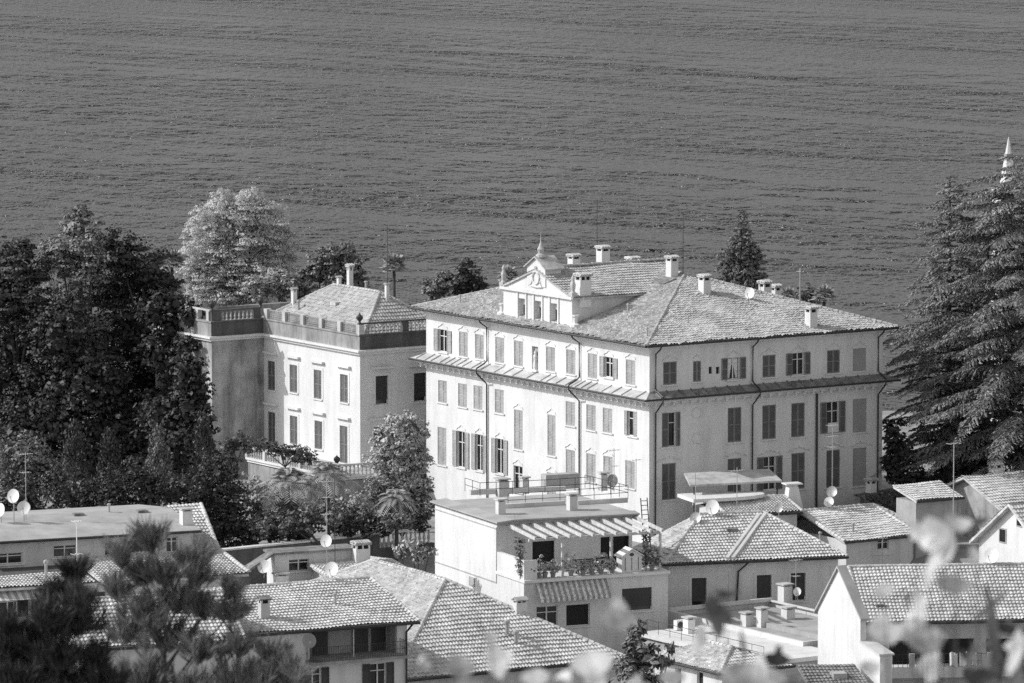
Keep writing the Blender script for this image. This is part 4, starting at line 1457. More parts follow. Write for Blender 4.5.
# ------------------------------------------------------------------ ordinary tiled houses
def gable_x(H, W_, yc_, ze, zr_, o=.5, mat=None, row=.42, col=.25, x0=0.0, yb=None, xr=None, **kw):
    """ridge along the house's x axis; front slope looks to R"""
    xa, xb = x0 - o, W_ + o
    ra_, rb_ = (xr if xr else (xa, xb))
    yb = yb or 2 * yc_ + o
    f0, f1, b0, b1 = (xa, -o, ze), (xb, -o, ze), (xa, yb, ze), (xb, yb, ze)
    r0, r1 = (ra_, yc_, zr_), (rb_, yc_, zr_)
    pol = [[f0, f1, r1, r0], [b1, b0, r0, r1]]
    hips = [(r0, r1)]
    if ra_ > xa + .1:
        pol.append([b0, f0, r0]); hips += [(f0, r0), (b0, r0)]
    else:
        hips += [(f0, r0)]
    if rb_ < xb - .1:
        pol.append([f1, b1, r1]); hips += [(f1, r1), (b1, r1)]
    else:
        hips += [(f1, r1)]
    return make_roof(H, pol, hips, mat or M['tileh'], row, col, .08, .085, **kw), pol
def shell(H, W_, L_, z0, z1, mat, opsR=(), opsL=(), gable=None, x0=0.0):
    mb = MB()
    wall_face(mb, FR, x0, W_, z0, z1, list(opsR))
    wall_face(mb, ('L', x0), 0, L_, z0, z1, list(opsL))
    wall_face(mb, ('L', W_), 0, L_, z0, z1, [])
    wall_face(mb, ('R', L_), x0, W_, z0, z1, [])
    if gable:
        for x_ in (x0, W_):
            mb.poly([(x_, 0, z1), (x_, L_, z1), (x_, L_ / 2, gable)])
    return mb.build('wall', mat, H.root)

# house right of the pergola
B = House('tiled_house', 'mid-grey house with pale window frames and hipped tile roof, beside the pergola terrace', 'house', 669, 563, 420, 15.5, 4.0)
BZ = at(669, 563, 420).z - 4.0
BW = fuz(B, FR, 838, 570)[0]
bo, bg_ = windows(B, FR, [(699, 578, 606, 1.1, 'roller'), (764, 575, 602.5, 1.1, 'roller'), (798, 573, 601, 1.1, 'roller')], {'shutter': M['shutterd'], 'surround': .2, 'sill': True, 'trimmat': M['cream']})
shell(B, BW, 6.6, 0, BZ, M['cream'], bo); bg_()
yc_ = 5.8
r0, r1 = B.hit(700, 515, 1, yc_), B.hit(763, 514.5, 1, yc_)
BR, bp = gable_x(B, BW, yc_, BZ, r0.z, .5, xr=(r0.x, r1.x), yb=7.0)
bpl = plane_of(bp[0])
mb = MB()                                      # pale frames painted on the facade
for a, b in ((671, 731), (734, 832)):
    u0, z0_ = fuz(B, FR, a, 572); u1, _ = fuz(B, FR, b, 570)
    fbox(mb, FR, u0, u1, BZ - .75, BZ - .2, .002, .03)
u0, _ = fuz(B, FR, 668.5, 590)
for xp in (670, 732, 834):
    u0, _ = fuz(B, FR, xp, 590)
    fbox(mb, FR, u0 - .25, u0 + .25, 0.2, BZ - .751, .002, .03)
mb.build('facade_bands', M['white'], B.root)
a, b = B.hitp(730, 561, *bpl), B.hitp(762, 517, *bpl)
mb = MB()
for dx in (-.22, .22):
    mb.hull8([(a.x + dx - .12, a.y, a.z), (a.x + dx + .12, a.y, a.z), (b.x + dx + .12, b.y, b.z), (b.x + dx - .12, b.y, b.z)], [(a.x + dx - .12, a.y, a.z + .28), (a.x + dx + .12, a.y, a.z + .28), (b.x + dx + .12, b.y, b.z + .28), (b.x + dx - .12, b.y, b.z + .28)])
mb.build('party_wall', M['cream'], BR)
p = B.hitp(731, 531, *bpl); mb = MB(); mb.box(p.x - .4, p.x + .4, p.y - .4, p.y + .3, p.z - .2, p.z + .22); mb.build('skylight', M['tiled'], BR)
pipe(B, [(fuz(B, FR, 740, 565)[0] + .5, -.5, BZ - .1), (fuz(B, FR, 738, 575)[0], -.1, BZ - .8), (fuz(B, FR, 733.5, 590)[0], -.1, 1.0)], .07)
satellite_dish(B.wld((r0.x + .9, yc_ - .2, r0.z - .2)), .52, (-.35, -.9, .25), 'big round white dish on the left end of the hipped roof beside the pergola', M['dish'], .75)
satellite_dish(B.wld((r0.x - .6, yc_ - .9, r0.z - .6)), .42, (-.35, -.9, .5), 'pale dish half hidden to the left of the big round white dish', M['galv'], .5)
satellite_dish(B.wld((r1.x + 1.2, yc_, r1.z - .2)), .30, (-.35, -.9, .25), 'small grey dish on the ridge between two tiled roofs', M['galv'], .6)
antenna(B.wld((r0.x - .2, yc_ + .5, r0.z)), 3.1, 'aerial rising behind the big round white dish', bars=((.9, .8, 5),))
antenna(B.wld((r0.x + 2.9, yc_ + .4, r0.z)), 3.3, 'thin aerial in front of the canopy below the villa', bars=((.93, 1.2, 6),))

# long house at the right
C = House('tiled_house', 'long grey house with tile roof and small dark window below the villa', 'house', 820, 543, 431, 32.5, 4.0)
CZ_ = at(820, 543, 431).z - 4.0
CW = fuz(C, FR, 909, 545)[0]
co, cg = windows(C, FR, [(883, 540, 549.5, 1.0, 'glass')], {'shutter': M['shutterd'], 'sill': False})
yc2 = 5.2
r0, r1 = C.hit(794, 511, 1, yc2), C.hit(873, 505, 1, yc2)
x0_ = r0.x + 1.0
mb = MB()
wall_face(mb, FR, x0_, CW, 0, CZ_, co)
far = C.loc(atz(925, 530, C.o.z + CZ_))
mb.poly([(CW, 0, 0), (far.x - .4, far.y, 0), (far.x - .4, far.y, CZ_), (CW, 0, CZ_)])
wall_face(mb, ('R', 2 * yc2), x0_, CW, 0, CZ_, []); wall_face(mb, ('L', x0_), 0, 2 * yc2, 0, CZ_, [])
mb.build('wall', M['mid'], C.root); cg()
e0, e1 = (x0_ - .5, -.5, CZ_), (CW + .5, -.5, CZ_)
rr0, rr1 = (x0_ - .5, yc2, r1.z), (r1.x, yc2, r1.z)
fr_ = (far.x + .3, far.y, CZ_)
CR = make_roof(C, [[e0, e1, rr1, rr0], [e1, fr_, rr1], [(fr_[0], 2 * yc2 + .5, CZ_), (x0_ - .5, 2 * yc2 + .5, CZ_), rr0, rr1]], [(rr0, rr1), (e1, rr1), (e0, rr0), (fr_, rr1)], M['tileh'], .42, .25)
cpl = plane_of([e0, e1, rr1])
for xp, yp in ((853, 532), (820, 541)):
    vent(C, CR, C.hitp(xp, yp, *cpl), .7, .08)
satellite_dish(C.wld(C.hit(832, 502, 1, yc2 + .2)), .40, (-.3, -.9, .4), 'upper of two dishes at the villa foot on the long roof', M['galv'], .75)
satellite_dish(C.wld(C.hit(829, 509, 1, yc2)), .38, (-.3, -.9, .5), 'lower of two dishes at the villa foot on the long roof', M['dish'], .5)
antenna(C.wld(C.hit(832, 507, 1, yc2 + .4)), 6.2, 'lattice aerial above two dishes before the tall shuttered villa window', bars=((.98, .8, 5), (.85, .8, 5), (.72, .5, 4)))
antenna(C.wld((CW * .62, -.9, CZ_ - 2.8)), 3.2, 'spidery bent aerial in front of the grey wall below the long roof', bars=((.9, .7, 5), (.5, 1.6, 5)), az=.2)

# big hipped roof at the bottom
G = House('tiled_house', 'widest hipped tile roof, partly in shadow, below the pergola house', 'house', 393, 681, 385, 30, 4.0)
GZ = at(393, 681, 385).z - 4.0
hf = 8.9
GL_ = 2 * hf + 10
gzr = at(444, 580, G.wld((hf, hf, 0)).y).z - 4.0
g00, g10, g11, g01 = (0, 0, GZ), (2 * hf, 0, GZ), (2 * hf, GL_, GZ), (0, GL_, GZ)
ga, gb = (hf, hf, gzr), (hf, GL_ - hf, gzr)
GR = make_roof(G, [[g00, g10, ga], [g01, g00, ga, gb], [g10, g11, gb, ga], [g11, g01, gb]], [(g00, ga), (g10, ga), (ga, gb), (g01, gb), (g11, gb)], M['tileh'], .43, .25, .08, .08)
mb = MB(); mb.box(.5, 2 * hf - .5, .5, GL_ - .5, 0, GZ - .2); mb.build('wall', M['mid'], G.root)
gpl = plane_of([g00, g10, ga])
for xp, yp, h in ((507, 636, 1.1), (516, 645, 1.0)):
    b_ = G.hitp(xp, yp, *gpl); vent(G, GR, b_, h, .13)
chim_px(G, GR, 520, 612, 598, 14, *gpl, dpx=9, cap='gable')

# house with the balcony
K = House('balcony_house', 'house with a dark loggia balcony under a sunlit tile roof, beside the foreground pines', 'house', 241, 634, 373, 26.5, 4.0)
KZ = at(241, 634, 373).z - 4.0
KW = fuz(K, FR, 407, 630)[0]
bx0, bz1_ = fuz(K, FR, 309, 631); bx1, _ = fuz(K, FR, 397, 625)
_, bz0_ = fuz(K, FR, 353, 657)
bal = (bx0, bx1, bz0_, KZ - .12)
ko, kg = windows(K, FR, [(255, 640, 649, .9, 'glass'), (313, 668, 690, 1.1, 'open'), (378, 663, 688, 1.1, 'open')], {'shutter': M['shutterd'], 'sill': True})
shell(K, KW, 13.4, 0, KZ, M['cream'], ko + [bal]); kg()
mb = MB(); mb.box(bx0, bx1, 1.5, 1.6, bz0_ - .1, KZ); mb.box(bx0 + .001, bx1, .24, 1.5, bz0_ - .1, bz0_ - .001); mb.box(bx0 - .1, bx0, .24, 1.5, bz0_, KZ); mb.box(bx1, bx1 + .1, .24, 1.5, bz0_, KZ); mb.build('loggia_wall', M['greyp'], K.root)
mb = MB(); mb.slab([(bx0 - .25, -1.15, bz0_ + .02), (bx1 + .25, -1.15, bz0_ + .02), (bx1 + .25, .1, bz0_ + .02), (bx0 - .25, .1, bz0_ + .02)], .18); BSL = mb.build('balcony_slab', M['stone'], K.root)
railing(K, [(bx0 - .2, 0, bz0_), (bx0 - .2, -1.05, bz0_), (bx1 + .2, -1.05, bz0_), (bx1 + .2, 0, bz0_)], .95, K.root, .16, .015)
for a, b in ((.0, .10), (.15, .32), (.60, .78), (.82, .98)):
    mb = MB(); mb.box(bx0 + (bx1 - bx0) * a, bx0 + (bx1 - bx0) * b, 1.43, 1.497, bz0_ + .02, KZ - .55); mb.build('balcony_door', M['shutterd'] if b - a > .1 else M['shutterl'], K.root)
mb = MB(); mb.tube([((bx0 + bx1) / 2, -.05, bz0_), ((bx0 + bx1) / 2, -.05, KZ - .1)], .05, 6); mb.build('balcony_post', M['mid'], K.root)
ky = 6.7
kr = K.hit(310, 583, 1, ky).z
KR, kp = gable_x(K, KW, ky, KZ, kr, .6)
kpl = plane_of(kp[0])
chim_px(K, KR, 264, 619, 596, 11, *kpl, cap='gable', dpx=9, mats=[M['mid'], M['tiled'], M['dark']])
vent(K, KR, K.hitp(335, 605, *kpl), .8, .1)
pipe(K, [(KW + .1, -.65, KZ - .1), (KW - .1, -.12, KZ - .7), (KW - .1, -.12, .5)], .07)
satellite_dish(K.wld(K.hit(309, 655, 1, -1.4)) , .45, (.2, -.95, .2), 'dark grey dish on the front of the loggia balcony', M['dishg'], .9)
antenna(K.wld((K.hit(289.5, 650, 1, -.5).x, -.5, KZ - 2.9)), 2.9, 'thin white pole before the wall left of the loggia balcony', bars=(), r=.03, mat=M['dish'])
satellite_dish(K.wld((K.hit(332, 582, 1, ky).x, ky, kr - .1)), .45, (-.3, -.9, .3), 'white dish on the ridge of the balcony house', M['dish'], .9)

# small houses between garden wall and balcony house
D_ = House('small_house', 'small low white house with one wide dark window behind the balcony house ridge', 'house', 275, 588, 409, 24, 4.0)
dz = D_.hit(275, 554, 1, 0).z
DW = fuz(D_, FR, 352, 560)[0]
do, dg = windows(D_, FR, [(299, 559, 571, 1.5, 'glass')], {'shutter': M['shutterd'], 'sill': True})
shell(D_, DW, 1.5, 0, dz, M['cream'], do); dg()
mb = MB(); mb.slab([(-2.2, -.3, dz - 1.0), (-.201, -.3, dz + .1), (-.201, .9, dz + .1), (-2.2, .9, dz - 1.0)], .15); mb.slab([(-.2, -.3, dz + .12), (DW + .3, -.3, dz + .12), (DW + .3, 1.7, dz + .14), (-.2, 1.7, dz + .14)], .16); mb.build('roof', M['tiled'], D_.root)
E_ = House('small_house', 'small tiled house with an ornate white chimney, left of the white pergola house', 'house', 338, 585, 406, 24, 4.0)
ez = E_.hit(338, 579, 1, 0).z
EW = fuz(E_, FR, 408, 575)[0]
shell(E_, EW, 8, 0, ez, M['cream'])
er = E_.hit(372, 562, 1, 4.0).z
ER, ep = gable_x(E_, EW, 4.0, ez, er, .4)
q = E_.hit(361, 563, 1, 4.0)
chimney(E_, ER, (q.x, q.y, q.z - .2), 1.05, .8, 1.75)
satellite_dish(E_.wld(E_.hit(326.5, 549, 1, 3.5)), .42, (-.3, -.9, .3), 'white dish on the aerial pole in front of the garden wall', M['dish'], .55)
antenna(E_.wld(E_.hit(327, 572, 1, 3.6)), 6.5, 'tall lattice aerial in front of the garden palms', bars=((.97, .9, 6), (.8, .5, 4), (.62, .7, 5)))
antenna(E_.wld(E_.hit(335, 572, 1, 3.8)), 6.8, 'second tall aerial close beside the lattice one before the garden palms', bars=((.98, .5, 4), (.6, .9, 5)), mat=M['metal'])
satellite_dish(D_.wld((-1.0, -.5, dz - 1.3)), .45, (-.3, -.9, .3), 'white dish beside the left corner of the small white house', M['dish'], .55)
roofbox(D_.hit(281, 578, 1, -.8).x, -.8, .9, .6, .9, 'roof_box', M['dish'], True, D_.root, D_, dz - 2.3)

# complex of houses at the left edge
Lh = House('long_house', 'long house with smooth sheet roof above a tiled lean-to at the left edge', 'house', -30, 541.6, 392, 22, 4.0)
lz = at(-30, 541.6, 392).z - 4.0
LW = fuz(Lh, FR, 193, 535)[0]
lo2, lg2 = windows(Lh, FR, [(8, 553, 564, 2.0, 'glass'), (65, 545, 557, 1.6, 'glass'), (112, 542, 556, 1.0, 'glass'), (137, 540, 557, 1.3, 'roller'), (172, 537, 552, .8, 'glass')], {'shutter': M['shutterd'], 'sill': True})
shell(Lh, LW, 11, 0, lz, M['mid'], lo2, gable=None); lg2()
ly = 6.0
lr = Lh.hit(100, 511, 1, ly).z
mb = MB()
mb.slab([(-.5, -.6, lz), (LW + .4, -.6, lz), (LW + .4, ly, lr), (-.5, ly, lr)], .14)
mb.slab([(-.5, 2 * ly + .6, lz), (LW + .4, 2 * ly + .6, lz), (LW + .4, ly, lr), (-.5, ly, lr)], .14)
LR = mb.build('roof', M['sheet'], Lh.root)
lpl = plane_of([(-.5, -.6, lz), (LW + .4, -.6, lz), (LW + .4, ly, lr)])
mb = MB(); mb.tube([(-.5, -.66, lz - .1), (LW + .4, -.66, lz - .1)], .09, 6); mb.build('gutter', M['pipe'], LR)
vent(Lh, LR, Lh.hitp(109, 512, *lpl), .6, .08)
p = Lh.hitp(186, 524, *lpl); roofbox(p.x, p.y, .7, .7, .9, 'chimney', M['cream'], True, LR, Lh, p.z)
for xp, yp in ((78, 515), (142, 512)):
    p = Lh.hitp(xp, yp, *lpl); mb = MB(); mb.box(p.x - .35, p.x + .35, p.y - .3, p.y + .3, p.z - .1, p.z + .14); mb.build('skylight', M['tiled'], LR)
# lean-to: slope of tiles in front
fy = -6.2
sz0 = Lh.hit(50, 586, 1, fy).z
sz1 = lz - 1.6
mb = MB()
XR = Lh.hit(249, 576, 1, fy).x
for a, b in ((-.5, Lh.hit(97, 585, 1, fy).x), (Lh.hit(103, 585, 1, fy).x, XR)):
    kq = .42 if b < XR - 1 else 1.0
    Pn = [(a, fy, sz0), (b, fy, sz0), (b, fy + kq * (.3 - fy), sz0 + kq * (sz1 + .1 - sz0)), (a, fy + kq * (.3 - fy), sz0 + kq * (sz1 + .1 - sz0))]
    tiles(mb, Pn, .42, .25, .08, .08); mb.slab(Pn, .15)
Pn = [(LW + .05, -.001, sz1 + .06), (XR, -.001, sz1 + .06), (XR + .9, 6.1, lr + .02), (LW + .05, 6.1, lr + .02)]
tiles(mb, Pn, .42, .25, .08, .08); mb.slab(Pn, .15)
caps(mb, (XR, fy, sz0 + .1), (XR, 0, sz1 + .15)); caps(mb, (XR, 0, sz1 + .15), (XR + .9, 6.1, lr + .06))
mb.build('lean_to_roof', M['tileh'], Lh.root)
kz = sz0 + .42 * (sz1 + .1 - sz0)
mb = MB(); mb.box(-.5, Lh.hit(97, 585, 1, fy).x, fy + .43 * (.3 - fy), -.003, kz - .4, kz + .05); mb.build('painted_shade_deck', M['dark_stone'], Lh.root)  # near-black sheet standing in for the shadow behind the tile strip
fo, fg = windows(Lh, ('R', fy + .5), [(8, 596, 616, 1.3, 'glass'), (22, 594, 618, 1.1, 'void'), (97, 592, 605, 1.2, 'roller'), (60, 595, 618, 1.0, 'void')], {'shutter': M['shutterd'], 'sill': False})
mb = MB(); wall_face(mb, ('R', fy + .5), -.3, XR - .4, -4, sz0 - .05, fo); wall_face(mb, ('L', XR - .4), fy + .5, 11, -4, sz0 - .05, []); wall_face(mb, ('L', XR - .4), 0, 11, sz0 - .05, sz1 - .1, []); mb.build('front_wall', M['mid'], Lh.root); fg()
mb = MB()
for i in range(16):
    mb.mi = i % 2
    a = Lh.hit(-20 + i * 3.6, 590, 1, fy + .4).x; b = Lh.hit(-20 + (i + 1) * 3.6, 590, 1, fy + .4).x
    mb.slab([(a, fy + .45, sz0 - .25), (b, fy + .45, sz0 - .25), (b, fy - .5, sz0 - .7), (a, fy - .5, sz0 - .7)], .03)
mb.build('awning', [M['cream'], M['greyp']], Lh.root)
antenna(Lh.wld((Lh.hit(77, 575, 1, -4).x, -4, sz0 + .7)), 3.2, 'white pole rising from the tiled lean-to at the left', bars=((.98, .5, 3), (.3, .6, 3)), mat=M['dish'], r=.04)
vent(Lh, Lh.root, (Lh.hit(46, 573, 1, -4.6).x, -4.6, sz0 + .5), 1.0, .1)
p = Lh.hitp(14, 522, *lpl)
for dx, dzz, lab in ((-.9, .25, 'lower left dish of the cluster of three on the sheet roof'), (.7, .3, 'lower right dish of the cluster of three on the sheet roof'), (0.0, 1.15, 'topmost dish of the cluster of three on the sheet roof')):
    satellite_dish(Lh.wld((p.x + dx, p.y, p.z)), .45, (-.4 + dx * .5, -.9, .25), lab, M['dish'], .6 + dzz)
antenna(Lh.wld(Lh.hitp(26, 520, *lpl)), 4.6, 'tall aerial beside the cluster of three dishes at the left', bars=((.97, .9, 6), (.7, .6, 4)))
L4 = House('small_house', 'small low tiled house hidden behind the foreground pines at the bottom left', 'house', 86, 648, 366, 18, 4.0)
l4z = at(86, 648, 366).z - 4.0
L4W = fuz(L4, FR, 236, 640)[0]
shell(L4, L4W, 9, -4, l4z, M['mid'])
gable_x(L4, L4W, 4.5, l4z, L4.hit(100, 599, 1, 4.5).z, .5)

# flat roofed block
Q_ = House('flat_roofed_house', 'white flat-roofed block with parapet and chimney stacks in front of the grey tiled house', 'house', 803, 642, 402, 33, 3.0)
qz = at(803, 642, 402).z - 3.0
QL = fuz(Q_, FL, 666, 612)[0]
QW = 9.0
mb = MB()
for f, n in ((FL, QL), (FR, QW), (('L', QW), QL), (('R', QL), QW)):
    wall_face(mb, f, 0, n, 0, qz - .1, [])
mb.box(.003, .25, .003, QL, qz - .1, qz); mb.box(.251, QW, .003, .25, qz - .1, qz); mb.box(.251, QW, QL - .25, QL, qz - .1, qz + .15); mb.box(QW - .25, QW, .251, QL - .251, qz - .1, qz + .0)
mb.build('wall', M['white'], Q_.root)
mb = MB(); mb.poly([(.2, .2, qz - .45), (QW - .2, .2, qz - .45), (QW - .2, QL - .2, qz - .45), (.2, QL - .2, qz - .45)])
mb.box(3.0, 3.3, 1, 9.0, qz - .44, qz - .1)
QRF = mb.build('flat_roof', M['concrete'], Q_.root)
def qbox(xp, yp, w_, h, nm='chimney', m_=None):
    q = Q_.hit(xp, yp, 2, qz - .45)
    return roofbox(q.x, q.y, w_, w_, h, nm, m_ or M['cream'], True, QRF, Q_, qz - .45), q
qbox(747, 626, .65, .8); qbox(762, 627, .6, 1.2); qbox(788, 619, .7, .7); b_, q = qbox(785, 607, .75, 1.5)
satellite_dish(Q_.wld((q.x + .5, q.y - .8, qz + .1)), .3, (-.4, -.9, .3), 'small dish on the chimney stack of the white flat roof', M['dish'], .6)
antenna(Q_.wld((q.x + .5, q.y - .6, qz)), 3.0, 'aerial beside the tall stack on the white flat roof', bars=((.98, .9, 5), (.6, .5, 4)))
Q2 = House('flat_roofed_house', 'lower white flat-roofed block with pale coping beside the dark leafy tree', 'house', 764, 661, 396, 33, 3.0)
q2z = at(764, 661, 396).z - 3.0
Q2L = fuz(Q2, FL, 643, 632)[0]
mb = MB()
for f, n in ((FL, Q2L), (FR, 6.0), (('L', 6.0), Q2L), (('R', Q2L), 6.0)):
    wall_face(mb, f, 0, n, -2, q2z - .3, [])
mb.build('wall', M['greyp'], Q2.root)
mb = MB(); mb.slab([(-.25, -.25, q2z), (6.2, -.25, q2z), (6.2, Q2L + .2, q2z), (-.25, Q2L + .2, q2z)], .29); Q2R = mb.build('flat_roof', M['cream'], Q2.root)
railing(Q2, [(.2, .3, q2z), (.2, Q2L - .2, q2z)], .9, Q2.root, 1.3, .02)
q = Q2.hit(689, 633, 2, q2z); roofbox(q.x, q.y, .6, .6, .95, 'chimney', M['dish'], True, Q2R, Q2, q2z)
q = Q2.hit(680, 630, 2, q2z)
ac = thing('air_conditioner', 'white air conditioner unit beside the small chimney on the lower flat roof', 'air conditioner', Q2.wld((q.x, q.y, q2z + .002)), Q2.az)
mb = MB(); mb.box(-.4, .4, -.2, .2, .05, .7); mb.build('body', M['dish'], ac)
mb = MB(); mb.lathe([(.24, 0), (.24, .01)], (0, 0, 0), 14); f_ = mb.build('fan_grille', M['metal'], ac); f_.rotation_euler = (math.pi / 2, 0, 0); f_.location = (-.1, -.205, .38)
# white lower house and small porches at the bottom edge
W2 = House('small_house', 'small white-walled house with tile roof at the bottom edge, beside the dark leafy tree', 'house', 722, 672, 380, 33, 0.0)
wz = at(722, 672, 380).z
W2L = fuz(W2, FL, 655, 655)[0]
w2o, w2g = windows(W2, FL, [(700, 672, 690, .7, 'void'), (678, 668, 686, .7, 'void')], {'shutter': M['shutterd'], 'sill': True})
shell(W2, 5, W2L, -3, wz, M['white'], (), w2o); w2g()
q00, q10, q11, q01 = (-.4, -.4, wz), (5.4, -.4, wz), (5.4, W2L + .4, wz), (-.4, W2L + .4, wz)
wa, wb = (2.5, 2.5, wz + 1.0), (2.5, W2L - 2.5, wz + 1.0)
make_roof(W2, [[q00, q10, wa], [q01, q00, wa, wb], [q10, q11, wb, wa], [q11, q01, wb]], [(q00, wa), (wa, wb)], M['tileh'])
PO = House('porch', 'small porch with tile roof and a skylight at the foot of the white gabled wall', 'porch', 815, 690, 378, 12, 0.0)
poz = at(815, 690, 378).z
pow_ = fuz(PO, FR, 866, 690)[0]
shell(PO, pow_, 3.2, -3, poz - .1, M['cream'])
Pn = [(-.3, -.3, poz), (pow_ + .3, -.3, poz), (pow_ + .1, 3.2, poz + 1.0), (-.3, 3.2, poz + 1.0)]
POR = make_roof(PO, [Pn], [], M['tiled'], .42, .25)
mb = MB(); mb.box(1.5, 2.4, 1.0, 2.0, poz + .35, poz + .82); mb.build('skylight', M['galv'], POR)

# white gabled wall
X = House('gabled_stair_house', 'tall narrow white gabled building with blank sunlit wall, right of the flat roofs', 'house', 860.5, 616, 382, 25, 0.0)
xz = at(860.5, 616, 382).z
apx = X.hit(839, 568, 0, 0); lft = X.hit(818, 609, 0, 0)
dp_ = .4
mb = MB()
prof = [(0, -3), (0, xz), (apx.y, apx.z), (lft.y, lft.z), (lft.y, -3)]
mb.add([(0, y, z) for y, z in prof] + [(dp_, y, z) for y, z in prof], [(0, 1, 2, 3, 4), (9, 8, 7, 6, 5)] + [(i, 5 + i, 5 + (i + 1) % 5, (i + 1) % 5) for i in (0, 3)])
k1, k2 = X.hit(861, 643, 0, 0), X.hit(880, 656, 0, 0)
mb.add([(.003, 0, -3), (.003, 0, k1.z), (.003, k2.y, k2.z), (.003, k2.y, -3), (.9, 0, -3), (.9, 0, k1.z), (.9, k2.y, k2.z), (.9, k2.y, -3)], [(0, 1, 2, 3), (4, 7, 6, 5), (1, 5, 6, 2), (2, 6, 7, 3)])
mb.build('wall', M['white'], X.root)
mb = MB()
for (ya, za_), (yb, zb3) in (((0, xz), (apx.y, apx.z)), ((lft.y, lft.z), (apx.y, apx.z))):
    d = Vector((0, ya - yb, za_ - zb3)).normalized() * .45
    lo_ = Vector((0, ya, za_)) + d
    mb.slab([(-.16, lo_.y, lo_.z + .16), (dp_ + .12, lo_.y, lo_.z + .16), (dp_ + .12, yb, zb3 + .17), (-.16, yb, zb3 + .17)], .15)
mb.build('roof', M['sheet'], X.root)
mb = MB(); mb.hull8([(-.1, .0, k1.z + .002), (1.0, .0, k1.z + .002), (1.0, k2.y - .1, k2.z + .002), (-.1, k2.y - .1, k2.z + .002)], [(-.1, .0, k1.z + .12), (1.0, .0, k1.z + .12), (1.0, k2.y - .1, k2.z + .12), (-.1, k2.y - .1, k2.z + .12)]); mb.build('coping', M['mid'], X.root)

# big roof at the bottom right
Y = House('tiled_house', 'wide house with broad dotted tile roof over a dark loggia at the bottom right', 'house', 868, 622, 388, 6, 2.0)
yz = at(868, 622, 388).z - 2.0
YW = fuz(Y, FR, 1075, 622)[0]
yo, yg = windows(Y, ('R', .8), [(905, 640, 668, 2.2, 'void'), (955, 638, 668, 2.6, 'void'), (1005, 638, 668, 2.6, 'void')], {'shutter': M['shutterd'], 'sill': False})
mb = MB(); wall_face(mb, ('R', .8), 0, YW, -3, yz, yo); wall_face(mb, FL, .8, 11, -3, yz, []); wall_face(mb, ('L', YW), .8, 11, -3, yz, []); mb.build('wall', M['mid'], Y.root); yg()
yy_ = 5.5
yr = Y.hit(940, 566, 1, yy_).z
YR, yp_ = gable_x(Y, YW, yy_, yz, yr, .4, row=.38, col=.25)
ypl = plane_of(yp_[0])
p = Y.hitp(880, 608, *ypl); mb = MB(); mb.box(p.x - .3, p.x + .3, p.y - .2, p.y + .2, p.z - .1, p.z + .25); mb.build('vent_tile', M['tiled'], YR)
bz_ = Y.hit(940, 668, 1, -1.0).z
mb = MB(); mb.box(.2, YW, -1.2, .79, bz_ - .25, bz_); mb.box(.2, YW, -1.22, -1.05, bz_ - .6, bz_ + .1); BALC = mb.build('balcony_slab', M['cream'], Y.root)
for xp in (912, 930, 953, 990, 1015):
    x_ = Y.hit(xp, 650, 1, -1.1).x
    mb = MB(); mb.box(x_ - .18, x_ + .18, -1.2, -1.0, bz_ + .1, bz_ + 1.0); mb.build('balcony_pillar', M['mid'], Y.root)
railing(Y, [(.3, -1.1, bz_), (YW, -1.1, bz_)], .95, Y.root, .3, .018)
satellite_dish(Y.wld((Y.hit(992, 562, 1, yy_).x, yy_, yr - .1)), .52, (-.5, -.85, .3), 'large white dish on the ridge of the broad roof at the right', M['dish'], .75)
lau = thing('laundry', 'crumpled white laundry hanging over the balcony rail at the bottom right', 'laundry', Y.wld((Y.hit(963, 655, 1, -1.3).x, -1.3, bz_)), Y.az)
mb = MB()
for j in range(3):
    g_ = [[(-.9 + j * .62 + i * .09, -.05 - .1 * math.sin(i * 1.9 + j) - .05 * k, 1.05 - k * .28 + .08 * math.sin(i + j * 2)) for i in range(7)] for k in range(4)]
    for k in range(3):
        for i in range(6):
            mb.poly([g_[k][i], g_[k][i + 1], g_[k + 1][i + 1], g_[k + 1][i]])
mb.build('cloth', M['cloth'], lau)

# ------------------------------------------------------------------ far right cluster
Z1 = House('small_house', 'white gabled house with two small windows at the right edge, beside the large dish', 'house', 1046, 560, 412, 30, 2.0)
apx = Z1.hit(1014, 506, 0, 0); lf = Z1.hit(979, 538, 0, 0)
rt = (2 * apx.y - lf.y, lf.z)
mb = MB()
prof = [(rt[0], 0), rt, (apx.y, apx.z), (lf.y, lf.z), (lf.y, 0)]
mb.add([(0, y, z) for y, z in prof] + [(9, y, z) for y, z in prof], [(0, 1, 2, 3, 4), (9, 8, 7, 6, 5)] + [(i, 5 + i, 5 + (i + 1) % 5, (i + 1) % 5) for i in (0, 3)])
mb.build('wall', M['white'], Z1.root)
mb = MB()
P1 = [(-.5, rt[0] - .4, rt[1] - .15), (9, rt[0] - .4, rt[1] - .15), (9, apx.y, apx.z + .2), (-.5, apx.y, apx.z + .2)]
tiles(mb, P1, .42, .25); mb.slab(P1, .2)
P2 = [(9, lf.y + .5, lf.z - .25), (-.5, lf.y + .5, lf.z - .25), (-.5, apx.y, apx.z + .2), (9, apx.y, apx.z + .2)]
tiles(mb, P2, .42, .25); mb.slab(P2, .2)
mb.build('roof', M['tileh'], Z1.root)
